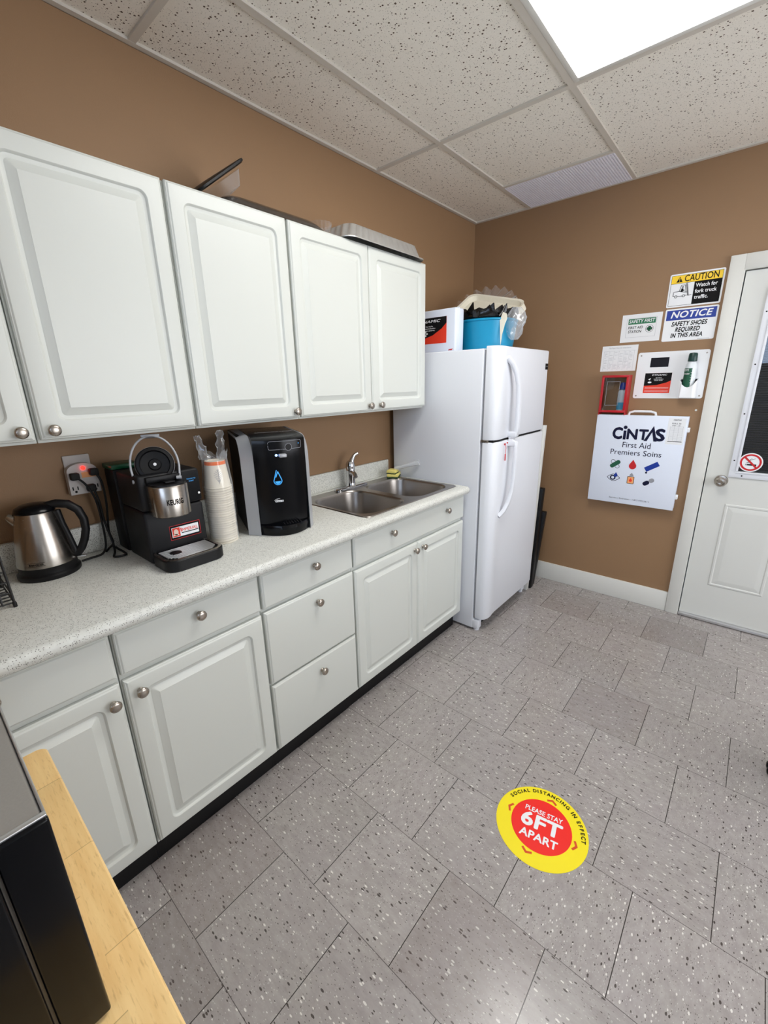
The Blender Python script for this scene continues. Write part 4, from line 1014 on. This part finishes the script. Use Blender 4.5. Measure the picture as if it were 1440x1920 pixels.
q = MB(); q.box(-0.011, 0.011, 0, 0.026, 0, 0.004, 0.001); sw = q.build('switch', M['alu'], kt); sw.location = hp(0.082, 0.040); sw.rotation_euler = (0, 0, atan2(hd.y, hd.x)-pi/2)
kf = lambda a, b, dd=0: Vector(((0.0792+dd-(b-0.048)*0.12)*cos(a/0.079+radians(-31)), (0.0792+dd-(b-0.048)*0.12)*sin(a/0.079+radians(-31)), b))
q = MB(); fit_text(q, 'BLACK+DECKER', kf, -0.020, 0.018, 0.056, 0.0075, bold=0.03, lift=0.0008)
for p in (rect(-0.023, 0.022, 0.0508, 0.0517), rect(-0.023, 0.022, 0.0612, 0.0621)):
    for i in range(10):
        a0 = p[0][0]+(p[1][0]-p[0][0])*i/10; a1 = p[0][0]+(p[1][0]-p[0][0])*(i+1)/10; patch(q, kf, rect(a0, a1, p[0][1], p[2][1]), 0.0008)
q.build('logo_lettering', M['ink'], kt)

# wire rack at the left end of the counter
rk = thing('wire_rack', 'black wire rack standing on the worktop at the far left', 'rack', (0.318, -3.008, Z0))
q = MB(); wr = 0.0032
def side(y):
    q.tube([(0, y, 0.004), (-0.045, y, 0.165), (-0.14, y, 0.165), (-0.185, y, 0.004)], wr, 8)
side(0.0); side(-0.26)
for k in range(6):
    h = 0.012+0.028*k; o_ = h*0.045/0.161
    q.tube([(-o_, 0, h), (-o_, -0.26, h)], 0.0022, 6); q.tube([(-0.185+o_, 0, h), (-0.185+o_, -0.26, h)], 0.0022, 6)
for x in (-0.03, -0.055, -0.08, -0.105, -0.13, -0.155): q.tube([(x, 0, 0.012), (x, -0.26, 0.012)], 0.002, 6)
q.tube([(-0.010, -0.024, 0.006), (-0.052, -0.024, 0.16)], 0.0024, 6); q.tube([(-0.010, -0.05, 0.006), (-0.052, -0.05, 0.16)], 0.0024, 6)
q.tube([(-0.003, 0, 0.012), (-0.182, 0, 0.012)], 0.0025, 6).tube([(-0.010, 0, 0.036), (-0.175, 0, 0.036)], 0.0025, 6)
q.build('wire_frame', M['wire'], rk)
q = MB()
for p in ((0, 0), (-0.185, 0), (0, -0.26), (-0.185, -0.26)): q.lathe([(0.0045, 0), (0.005, 0.002), (0.005, 0.012), (0.0035, 0.016)], (p[0], p[1], 0), (0, 0, 1), 10)
q.build('foot', M['rubber'], rk)

# outlet, surge adapter, cords
t = thing('wall_outlet', 'grey wall outlet plate on the wall behind the kettle', 'outlet', (0.0008, -2.716, 1.150))
MB().box(0, 0.006, -0.0415, 0.0385, 0.0, 0.129, 0.003).build('cover_plate', M['adapter'], t)
ad = thing('surge_adapter', 'grey plug-in surge adapter with glowing red light over the outlet', 'adapter', (0.0072, -2.716, 1.147))
P = [(-0.046, 0.0), (0.046, 0.0), (0.045, 0.080)]+[(0.045*cos(a), 0.080+0.026*sin(a)) for a in [radians(15*i) for i in range(1, 12)]]+[(-0.045, 0.080)]
q = MB(); q.prism(P, FX(0), 0, 0.030); q.build('adapter_body', M['adapter'], ad)
MB().lathe([(0.0065, 0), (0.006, 0.003), (0.003, 0.0045), (0.0, 0.005)], (0.030, 0.004, 0.089), (1, 0, 0), 16).build('red_light', M['led'], ad)
f = FX(0.030); q = MB()
for y in (-0.030, 0.030):
    patch(q, f, rect(y-0.009, y-0.0055, 0.016, 0.028), 0.0006); patch(q, f, rect(y+0.0055, y+0.009, 0.016, 0.028), 0.0006); patch(q, f, ellipse(y, 0.010, 0.004, 0.004, 14), 0.0006)
q.build('socket', M['ink'], ad)
q = MB(); patch(q, f, rect(-0.004, 0.044, 0.055, 0.074), 0.0006); q.build('label', M['peach'], ad)
def cord(name, label, plug, pts, group=None):
    t = thing(name, label, 'cord', plug)
    MB().box(0, 0.026, -0.013, 0.013, -0.012, 0.012, 0.004).build('plug', M['rubber'], t)
    P_ = [Vector(p)-Vector(plug) for p in pts]
    S_ = []
    for i in range(len(P_)-1):
        p0, p1, p2, p3 = P_[max(i-1, 0)], P_[i], P_[i+1], P_[min(i+2, len(P_)-1)]
        for k in range(8):
            u = k/8; S_.append(0.5*((2*p1)+(p2-p0)*u+(2*p0-5*p1+4*p2-p3)*u*u+(3*p1-p0-3*p2+p3)*u**3))
    S_.append(P_[-1]); MB().tube(S_, 0.0038, 8).build('cable', M['rubber'], t, smooth=60)
cord('power_cord', 'black power cord from the adapter down to the kettle', (0.0378, -2.744, 1.212), [(0.060, -2.742, 1.210), (0.066, -2.720, 1.18), (0.060, -2.700, 1.12), (0.050, -2.694, 1.03), (0.060, -2.700, 0.955), (0.085, -2.722, 0.932), (0.095, -2.76, 0.9305), (0.1, -2.79, 0.9305)])
cord('power_cord', 'black power cord from the adapter, coiled on the worktop beside the coffee machine', (0.0378, -2.703, 1.166), [(0.062, -2.700, 1.162), (0.068, -2.694, 1.12), (0.058, -2.688, 1.04), (0.070, -2.680, 0.960), (0.110, -2.690, 0.935), (0.150, -2.705, 0.9305), (0.160, -2.672, 0.9305), (0.120, -2.667, 0.9305), (0.080, -2.668, 0.9305), (0.05, -2.668, 0.931)])
cord('power_cord', 'thin black power cord dropping at the right of the adapter', (0.0378, -2.686, 1.220), [(0.058, -2.684, 1.218), (0.064, -2.672, 1.18), (0.050, -2.668, 1.10), (0.040, -2.676, 1.0), (0.045, -2.672, 0.95), (0.050, -2.690, 0.934), (0.068, -2.705, 0.9305)])

# dark box with green lid behind the coffee machine
t = thing('storage_tin', 'dark storage tin with green lid half hidden behind the coffee machine', 'tin', (0.074, -2.600, Z0))
MB().box(-0.045, 0.045, -0.048, 0.040, 0, 0.300, 0.006).build('tin_body', M['black'], t)
MB().box(-0.048, 0.048, -0.051, 0.043, 0.3004, 0.318, 0.005).build('lid', M['greenlid'], t)

# coffee machine
km = thing('coffee_machine', 'black pod coffee machine with steel brew head and open lid', 'coffee machine', (0.012, -2.550, Z0))
q = MB()
q.box(0.130, 0.315, -0.098, 0.104, 0.0, 0.182, 0.010, 3)
q.box(0.130, 0.318, -0.098, 0.104, 0.183, 0.302, 0.010, 3)
q.build('machine_body', M['blacksatin'], km)
# touch panel block to the right
q = MB(); f = FX(0.318); patch(q, f, rrect(0.032, 0.100, 0.190, 0.296, 0.006), 0.0012, 0.0012); po = q.build('touch_panel', M['gloss'], km)
q = MB(); put_text(q, 'TOUCH TO', f, 0.072, 0.268, 0.006, lift=0.002); put_text(q, 'START', f, 0.072, 0.260, 0.006, lift=0.002); q.build('lettering', M['bluelight'], po)
MB().lathe([(0.0042, 0), (0.004, 0.001), (0.0, 0.0015)], f(0.093, 0.214, 0.0012), (1, 0, 0), 12).build('indicator_light', M['signwhite'], po)
# brew head: steel sleeve, half round in plan
HC, HR = -0.022, 0.057
def headring(r, z, back=0.300):
    P = [(0.360+r*0.86*cos(a), HC+r*sin(a)) for a in [radians(-90+180*i/20) for i in range(21)]]
    return [Vector((x, y, z)) for x, y in P]+[Vector((back, HC+r, z)), Vector((back, HC-r, z))]
MB().rings([headring(HR-0.003, 0.170), headring(HR, 0.173), headring(HR, 0.268), headring(HR-0.002, 0.271)]).build('brew_head', M['steel'], km)
MB().rings([headring(HR-0.004, 0.2712), headring(HR-0.005, 0.276), headring(HR-0.013, 0.276), headring(HR-0.016, 0.2735)]).box(0.345, 0.368, HC-0.012, HC+0.020, 0.275, 0.281, 0.002).build('head_rim', M['black'], km)
cylh = lambda a, b, dd=0: Vector((0.360+(HR*0.86+dd)*cos(a/HR), HC+(HR+dd)*sin(a/HR), b))
q = MB(); fit_text(q, 'KEURIG', cylh, -0.032, 0.020, 0.220, 0.024, bold=0.035, lift=0.0006); q.build('logo_lettering', M['ink'], km)
# open lid: a disc standing up behind the head, with its hinged arm and loop handle
ld = Vector((0.78, -0.30, 0.26)).normalized(); lc = Vector((0.292, -0.026, 0.330))
lo_ = MB().lathe([(0.0, -0.016), (0.050, -0.014), (0.057, -0.006), (0.058, 0.0), (0.054, 0.004), (0.046, 0.005), (0.043, -0.003), (0.020, -0.006), (0.017, -0.002), (0.0, -0.002)], lc, ld, 36).build('lid', M['black'], km)
MB().lathe([(0.0585, -0.012), (0.0595, -0.010), (0.0595, -0.003), (0.0585, -0.001)], lc, ld, 36, False, False).build('trim_ring', M['silver'], lo_)
MB().lathe([(0.0, 0), (0.005, 0.001), (0.005, 0.003), (0.0, 0.004)], lc+ld*(-0.002), ld, 12).build('needle', M['signwhite'], lo_)
up = Vector((0, 0, 1)); up = (up-ld*up.dot(ld)).normalized(); sd = ld.cross(up)
q = MB(); put_text(q, 'CAUTION: HOT NEEDLE', lambda a, b, dd=0: lc+sd*(-a)+up*b+ld*(0.0052+dd), 0, 0.049, 0.007, lift=0.0002) if False else None
q = MB().box(0.285, 0.330, HC-0.054, HC+0.056, 0.276, 0.296, 0.004); q.build('hinge_block', M['black'], km)
for s_ in (-1, 1): MB().cyl(lc+sd*(0.056*s_)-up*0.052+ld*0.008, lc+sd*(0.072*s_)-up*0.052+ld*0.008, 0.006, n=12).build('hinge_pin', M['silver'], km)
Lp = []
for i in range(25):
    a = radians(-12+204*i/24); Lp.append(lc+sd*(0.071*cos(a))+up*(-0.005+0.100*max(sin(a), -0.3)) - ld*0.004)
Lp = [lc+sd*0.066-up*0.055]+Lp+[lc-sd*0.066-up*0.055]
MB().tube(Lp, 0.0034, 8).build('loop_handle', M['silver'], km)
MB().box(-0.016, 0.016, -0.028, 0.028, -0.004, 0.004, 0.003, xf=lambda c: lc+sd*c.y+up*(0.096+c.z)+ld*(c.x-0.014)).build('handle_grip', M['silver'], km)
# drip tray
R = []
def trayring(ins, z): return [Vector((a, b, z)) for a, b in rrect(0.300, 0.446-ins, -0.098+ins, 0.103-ins, 0.042-ins*0.7, 8)]
MB().rings([trayring(0.004, 0), trayring(0, 0.004), trayring(0, 0.036), trayring(0.003, 0.040), trayring(0.010, 0.040), trayring(0.012, 0.036)]).build('drip_tray', M['black'], km)
q = MB().rings([trayring(0.003, 0.0402), trayring(0.005, 0.0412), trayring(0.012, 0.0412), trayring(0.013, 0.0402)], cap0=False, cap1=False); q.build('tray_rim', M['nickel'], km)
q = MB()
for i in range(12):
    x = 0.330+0.0085*i; e = 0.084 if x < 0.40 else 0.084-0.9*(x-0.40)
    q.box(x-0.0020, x+0.0020, -e+0.005, e, 0.037, 0.0412, 0.0008)
q.build('tray_grate', M['alu'], km)
MB().lathe([(0.020, 0), (0.018, 0.004), (0.0, 0.0042)], (0.372, -0.040, 0.0385), (0, 0, 1), 20).build('drain_plug', M['black'], km)
# sticker on the front
f = FX(0.3153); q = MB(); patch(q, f, rect(-0.026, 0.081, 0.066, 0.1165), 0.0006, 0.0006); so = q.build('sticker', M['redink'], km)
q = MB(); patch(q, f, rect(-0.0245, 0.0795, 0.0675, 0.115), 0.0009); q.build('sticker_field', M['ink'], so)
q = MB(); patch(q, f, rect(-0.020, 0.074, 0.074, 0.109), 0.0013); q.build('sticker_panel', M['signwhite'], so)
q = MB(); fit_text(q, 'I', f, 0.010, 0.0135, 0.096, 0.019, bold=0.01, lift=0.0018); fit_text(q, 'MPERIAL', f, 0.0155, 0.071, 0.0945, 0.0155, bold=0.01, lift=0.0018)
patch(q, f, rect(-0.018, 0.008, 0.0755, 0.1075), 0.0015); q.build('sticker_lettering', M['orangered'], so)
q = MB(); patch(q, f, ellipse(-0.006, 0.092, 0.008, 0.011, 20), 0.0019); patch(q, f, [(-0.017, 0.080), (0.004, 0.080), (0.001, 0.084), (-0.015, 0.0865)], 0.0019); q.build('sticker_picture', M['pink'], so)
q = MB(); patch(q, f, rect(0.013, 0.072, 0.0835, 0.0865), 0.0016); q.build('sticker_stripe', M['ink'], so)

# stack of paper cups, each its own cup, upside down
cx, cy = 0.297, -2.366
def make_cup(label):
    t = thing('paper_cup', label, 'cup', (cx, cy, Z0), group='upside-down paper cups in the wrapped stack')
    MB().lathe([(0.0463, 0.0015), (0.0474, 0.0), (0.0492, 0.0014), (0.0492, 0.0040), (0.0468, 0.0052), (0.0462, 0.006), (0.0352, 0.0985), (0.0348, 0.1), (0.0330, 0.1), (0.0326, 0.0935), (0.0, 0.0930)], (0, 0, 0), (0, 0, 1), 36, cap0=False, cap1=True).build('cup_wall', M['cup'], t, smooth=40)
    return t
c0 = make_cup('bottom paper cup of the wrapped stack, standing on the worktop')
NC = 25; PITCH = 0.00885
for k in range(1, NC):
    c = copy_tree(c0); c.location = (cx+0.0006*sin(k*1.7), cy+0.0006*cos(k*2.3), Z0+PITCH*k)
    if k == NC-1: c['label'] = 'topmost paper cup of the wrapped stack, with orange band and leaf print'; ctop = c
    else: c['label'] = 'white paper cup nested in the middle of the wrapped stack by the coffee machine'
q = MB(); fcup = lambda a, b, dd=0: Vector(((0.0462-(b-0.006)*0.119+dd)*cos(a/0.036+radians(-38)), (0.0462-(b-0.006)*0.119+dd)*sin(a/0.036+radians(-38)), b))
R = [[fcup(0.036*2*pi*i/36, z, 0.0006) for i in range(36)] for z in (0.086, 0.0985)]
q.rings(R, cap0=False, cap1=False); q.build('orange_band', M['orange'], ctop)
q = MB()
for i in range(7):
    b0 = 0.024+0.0065*i; wd_ = 0.013*sin(pi*(i+0.8)/7.6)
    patch(q, fcup, line2((0.012, b0), (0.012+wd_, b0+0.008), 0.0011), 0.0008); patch(q, fcup, line2((0.012, b0), (0.012-wd_, b0+0.008), 0.0011), 0.0008)
patch(q, fcup, line2((0.012, 0.018), (0.013, 0.072), 0.0011), 0.0008)
q.build('leaf_print', M['greyink'], ctop)
# clear wrapper around the stack
q = MB(); n = 48; R = []
for k, (z, r) in enumerate(((0.012, 0.0515), (0.08, 0.0518), (0.16, 0.0525), (0.222, 0.0525), (0.27, 0.0475), (0.318, 0.043), (0.328, 0.046), (0.340, 0.050))):
    R.append([Vector(((r+0.0010*sin(9*2*pi*i/n+k)+0.0006*sin(17*2*pi*i/n+2*k))*cos(2*pi*i/n), (r+0.0010*sin(9*2*pi*i/n+k)+0.0006*sin(17*2*pi*i/n+2*k))*sin(2*pi*i/n), z+(0.012*sin(2*2*pi*i/n)+0.006*sin(7*2*pi*i/n) if k > 5 else 0))) for i in range(n)])
q.rings(R, cap0=False, cap1=False)
rn = random.Random(5)
for dx, hh, lean in ((-0.030, 0.085, -0.022), (0.026, 0.100, 0.006)):
    RR = []
    for k in range(9):
        u = k/8; wdt = 0.021*(1-0.45*u)+0.004*sin(5*u*pi)
        RR.append([Vector((dx*0.60+lean*0.6*u*0.7+wdt*cos(2*pi*i/14)*(1+rn.uniform(-.35, .35)), dx*0.78+lean*u*0.8+wdt*0.75*sin(2*pi*i/14)*(1+rn.uniform(-.35, .35)), 0.318+hh*u+rn.uniform(-.004, .004))) for i in range(14)])
    q.rings(RR)
o = q.build('plastic_wrapper', M['film'], smooth=35); o.location = (cx, cy, Z0)
tag(o, 'clear crinkled plastic wrapper open at the top around the cup stack', 'wrapper')

# water dispenser (counter top, turned towards the room)
wr_ = radians(-23)
wdp = thing('water_dispenser', 'glossy black countertop water dispenser with silver side bands and blue drop', 'water dispenser', (0.411, -2.160, Z0), wr_)
HT = 0.392
def arcprof(n0, zt, r, back, rise):
    P = [(n0, 0.0), (n0-0.002, zt-r)]
    for i in range(1, 9):
        a = pi/2*i/8; P.append((n0-0.004-r*(1-cos(a)), zt-r+r*sin(a)))
    P.append((back, zt+rise)); return P
body = arcprof(-0.050, HT-0.008, 0.085, -0.37, 0.004)+[(-0.37, 0.0)]
q = MB(); q.prism(body, lambda a, b, dd: Vector((a, dd, b)), -0.137, 0.119); q.build('housing', M['black'], wdp)
def bulge(t, amt): return amt*(1-(t/0.100)**2)
def frontring(z, n0, amt, hw=0.100, back=-0.20):
    T_ = [-hw+2*hw*i/24 for i in range(25)]
    return [Vector((n0+amt*(1-(t/hw)**2), t, z)) for t in T_]+[Vector((back, hw, z)), Vector((back, -hw, z))]
q = MB()
q.rings([frontring(0.0465, -0.006, 0.022), frontring(0.300, 0.001, 0.024), frontring(0.360, 0.004, 0.026), frontring(0.374, 0.001, 0.026), frontring(0.382, -0.010, 0.026), frontring(0.386, -0.030, 0.022, 0.099), frontring(0.390, -0.10, 0.012, 0.096, -0.34)])
fo = q.build('front_panel', M['gloss'], wdp, smooth=40)
q = MB(); q.rings([frontring(0.001, -0.012, 0.058), frontring(0.030, -0.006, 0.062), frontring(0.042, -0.010, 0.060), frontring(0.046, -0.020, 0.055, 0.096)])
q.build('drip_tray', M['gloss'], wdp, smooth=40)
q = MB()
for i in range(7):
    y = -0.012+0.011*i
    q.box(0.008, 0.042-0.0005*i, y-0.0018, y+0.0018, 0.0455, 0.0475)
q.build('tray_slot', M['blacksatin'], wdp)
for s_ in (-1, 1):
    inn = arcprof(0.004, HT-0.006, 0.085, -0.33, 0.006); out = arcprof(-0.036, HT-0.014, 0.078, -0.33, 0.006)
    q = MB(); rings_ = []
    bw = 0.1425 if s_ < 0 else 0.124
    for (a, b), (c, d2) in zip(inn, out): rings_.append([Vector((a, s_*0.1005, b+0.001)), Vector((c, s_*bw, d2+0.001)), Vector((c-0.012, s_*(bw-0.0045), max(0.0, d2-0.010)+0.001)), Vector((a-0.014, s_*0.1005, max(0.0, b-0.012)+0.001))])
    q.rings(rings_); q.build('side_band', M['silver'], wdp, smooth=40)
df = lambda a, b, dd=0: Vector((( -0.006+0.007*(b-0.0465)/0.2535 if b < 0.30 else 0.001+0.003*(b-0.30)/0.06)+0.0235*(1-(a/0.100)**2)+0.0012+dd, a, b))
def dline(mb, P, w, lift=0.0006):
    for a, b in zip(P, P[1:]):
        m = max(1, int(abs(b[0]-a[0])/0.01))
        for i in range(m):
            u0, u1 = i/m, (i+1)/m
            patch(mb, df, line2((a[0]+(b[0]-a[0])*u0, a[1]+(b[1]-a[1])*u0), (a[0]+(b[0]-a[0])*u1, a[1]+(b[1]-a[1])*u1), w), lift)
q = MB(); P = rrect(-0.046, 0.082, 0.338, 0.369, 0.006, 4); dline(q, P+[P[0]], 0.0011); ringband(q, df, (0.030, 0.345), 0.0125, 0.0138, 0.0012, n=28)
q.build('control_outline', M['greyink'], fo)
q = MB(); patch(q, df, ellipse(0.030, 0.345, 0.0124, 0.0124, 24), 0.0010); q.build('control_button', M['blacksatin'], fo)
q = MB(); put_text(q, 'HOT  COLD', df, -0.012, 0.355, 0.007, lift=0.0008); patch(q, df, ellipse(0.072, 0.356, 0.002, 0.002, 10), 0.001); q.build('control_lettering', M['bluelight'], fo)
sp_ = MB().box(0.012, 0.043, -0.010, 0.018, 0.309, 0.322, 0.003).build('spout', M['silver'], wdp)
MB().lathe([(0.005, 0), (0.004, 0.003), (0, 0.004)], (0.0245, -0.018, 0.317), (1, 0, 0), 12).build('blue_light', M['blueled'], wdp)
# drop mark
ld0 = (-0.020, 0.218)
P = [(ld0[0]+0.0150*cos(a), ld0[1]+0.0150*sin(a)) for a in [radians(150+240*i/20) for i in range(21)]]
P = P+[(ld0[0]+0.0015, ld0[1]+0.037), (ld0[0]-0.007, ld0[1]+0.014)]
q = MB(); dline(q, P, 0.0032); dline(q, [P[0], (ld0[0]-0.003, ld0[1]+0.042)], 0.0032)
fill = [(ld0[0]+0.0105*cos(a), ld0[1]-0.0015+0.0105*sin(a)) for a in [radians(180+180*i/12) for i in range(13)]]
patch(q, df, fill, 0.001); q.build('drop_mark', M['bluelight'], fo)
q = MB(); fit_text(q, 'cintas', df, -0.037, -0.005, 0.138, 0.0145, bold=0.04, lift=0.0006)
dline(q, [(-0.040, 0.140), (-0.032, 0.146), (-0.018, 0.1475)], 0.001); q.build('logo_lettering', M['signwhite'], fo)
ft_ = lambda a, b, dd=0: Vector((-0.10+b, a, 0.3905+dd+(0.004*(-b)/0.07 if b > 0 else 0.0)))
q = MB(); fit_text(q, 'TEMPERATURE', ft_, -0.070, 0.085, -0.010, 0.024, lift=0.001, bold=0.01); q.build('top_lettering', M['greyink'], fo)

# ------------------------------------------------------------------ table with microwave, front left
tb_ = thing('wooden_table', 'light butcher-block table with rounded corner at the lower left', 'table', (1.05, -3.42, 0))
TZ = 0.760
q = MB(); tp = rrect(-0.315, 0.42, -0.36, 0.356, 0.018, 5)
q.rings([[Vector((a, b, TZ-0.036)) for a, b in tp], [Vector((a, b, TZ-0.003)) for a, b in tp], [Vector((a, b, TZ)) for a, b in rrect(-0.312, 0.417, -0.357, 0.353, 0.016, 5)]])
q.build('tabletop', M['wood'], tb_)
for x in (-0.27, 0.37):
    for y in (-0.31, 0.29): MB().box(x-0.022, x+0.022, y-0.022, y+0.022, 0.001, TZ-0.0365, 0.003).build('leg', M['wood'], tb_)
MB().box(-0.248, 0.348, 0.28, 0.30, TZ-0.11, TZ-0.0365).box(-0.248, 0.348, -0.32, -0.30, TZ-0.11, TZ-0.0365).build('apron', M['wood'], tb_)
mw = thing('microwave', 'grey topped microwave with black front on the wooden table', 'microwave', (1.307, -3.1175, TZ+0.0006))
MWH = 0.318
MB().box(-0.375, -0.010, -0.50, -0.0035, 0.006, MWH, 0.004, 3).build('case', M['mwgrey'], mw)
q = MB(); q.box(-0.0098, 0.0, -0.0445, 0.0, 0.004, MWH-0.001, 0.003, 3); q.build('control_panel', M['gloss'], mw)
MB().box(-0.0098, 0.003, -0.50, -0.0475, 0.004, MWH-0.001, 0.003, 3).build('door', M['gloss'], mw)
MB().box(-0.0115, -0.0045, -0.50, -0.0005, MWH-0.002, MWH+0.0015, 0.001).box(-0.375, -0.010, -0.0033, -0.0005, 0.01, MWH+0.0012, 0.001).build('edge_trim', M['alu'], mw)
q = MB()
for x in (-0.35, -0.03):
    for y in (-0.46, -0.03): q.lathe([(0.012, 0), (0.012, 0.006)], (x, y, 0), (0, 0, 1), 12)
q.build('foot', M['rubber'], mw)

# ------------------------------------------------------------------ floor sticker
fs = thing('floor_sticker', 'round yellow and red social distancing sticker on the floor tiles', 'sticker', (1.456, -1.9575, 0.0003))
q = MB(); q.lathe([(0.0, 0), (0.1515, 0), (0.1515, 0.0006), (0.0, 0.0007)], (0, 0, 0), (0, 0, 1), 72); q.build('yellow_disc', M['stickyellow'], fs)
q = MB(); q.lathe([(0.0, 0.0008), (0.100, 0.0008), (0.100, 0.0011), (0.0, 0.0011)], (0, 0, 0), (0, 0, 1), 64); q.build('red_disc', M['stickred'], fs)
TH = radians(10.0)
ff = lambda a, b, dd=0: Vector((a*cos(TH)-b*sin(TH), a*sin(TH)+b*cos(TH), dd))
q = MB()
fit_text(q, 'PLEASE STAY', ff, -0.063, 0.063, 0.047, 0.026, bold=0.02, lift=0.0015)
fit_text(q, '6FT', ff, -0.068, 0.068, 0.003, 0.074, bold=0.035, lift=0.0015)
fit_text(q, 'APART', ff, -0.062, 0.062, -0.050, 0.040, bold=0.03, lift=0.0015)
q.build('white_lettering', M['signwhite'], fs)
q = MB(); msg = 'SOCIAL DISTANCING IN EFFECT'
wid = {'I': 0.5, ' ': 0.55, 'N': 1.1, 'O': 1.15, 'G': 1.12, 'D': 1.05, 'C': 1.0, 'A': 1.0}
tot = sum(wid.get(c, 0.88) for c in msg); ang0, ang1 = radians(163-10), radians(12-10); a = ang0
for c in msg:
    da = (ang0-ang1)*wid.get(c, 0.88)/tot; am = a-da/2
    if c != ' ': put_text(q, c, ff, 0.1345*cos(am), 0.1345*sin(am), 0.0185, rot=am-pi/2, bold=0.035, lift=0.0013)
    a -= da
q.build('black_lettering', M['ink'], fs)
q = MB()
for am in (radians(81), radians(170), radians(257), radians(-8)):
    c_, s2 = cos(am), sin(am)
    for sgn in (1, -1):
        P = [(0.1215, 0.0), (0.113, 0.0), (0.1045, 0.015*sgn), (0.111, 0.018*sgn)]
        P = [(c_*x-s2*y, s2*x+c_*y) for x, y in P]
        if sgn < 0: P = P[::-1]
        patch(q, ff, P, 0.0012)
q.build('chevron', M['chevron'], fs)

# ------------------------------------------------------------------ office chair just outside the right edge
ch = thing('office_chair', 'black office chair, only a caster showing at the right edge', 'chair', (2.375, -1.18, 0.0005))
for k in range(5):
    a = radians(182+72*k); d_ = Vector((cos(a), sin(a), 0))
    b_ = MB().tube([d_*0.03+Vector((0, 0, 0.095)), d_*0.17+Vector((0, 0, 0.085)), d_*0.30+Vector((0, 0, 0.070))], [0.026, 0.022, 0.016], 10).build('leg', M['black'], ch)
    n_ = Vector((-d_.y, d_.x, 0)); cq = MB()
    for s_ in (-1, 1):
        cq.lathe([(0.0, -0.009), (0.022, -0.009), (0.027, -0.005), (0.027, 0.005), (0.022, 0.009), (0.0, 0.009)], d_*0.302+n_*(0.016*s_)+Vector((0, 0, 0.027)), n_, 20)
    cq.cyl(d_*0.302+n_*-0.02+Vector((0, 0, 0.027)), d_*0.302+n_*0.02+Vector((0, 0, 0.027)), 0.006, n=10).cyl(d_*0.30+Vector((0, 0, 0.03)), d_*0.30+Vector((0, 0, 0.07)), 0.008, n=10)
    cq.build('caster', M['gloss'], b_)
MB().cyl((0, 0, 0.07), (0, 0, 0.40), 0.026, n=18).build('gas_column', M['black'], ch)
MB().rings([[Vector((a, b, z)) for a, b in rrect(-0.24+i, 0.24-i, -0.235+i, 0.235-i, 0.08, 6)] for i, z in ((0.03, 0.40), (0.0, 0.415), (0.0, 0.455), (0.02, 0.475), (0.06, 0.480))]).build('seat', M['chairfabric'], ch)
MB().box(0.21, 0.25, -0.20, 0.20, 0.55, 0.98, 0.02, 3).build('backrest', M['chairfabric'], ch)
MB().tube([(0.05, 0, 0.41), (0.24, 0, 0.42), (0.262, 0, 0.50), (0.258, 0, 0.62)], 0.014, 10).build('back_support', M['black'], ch)
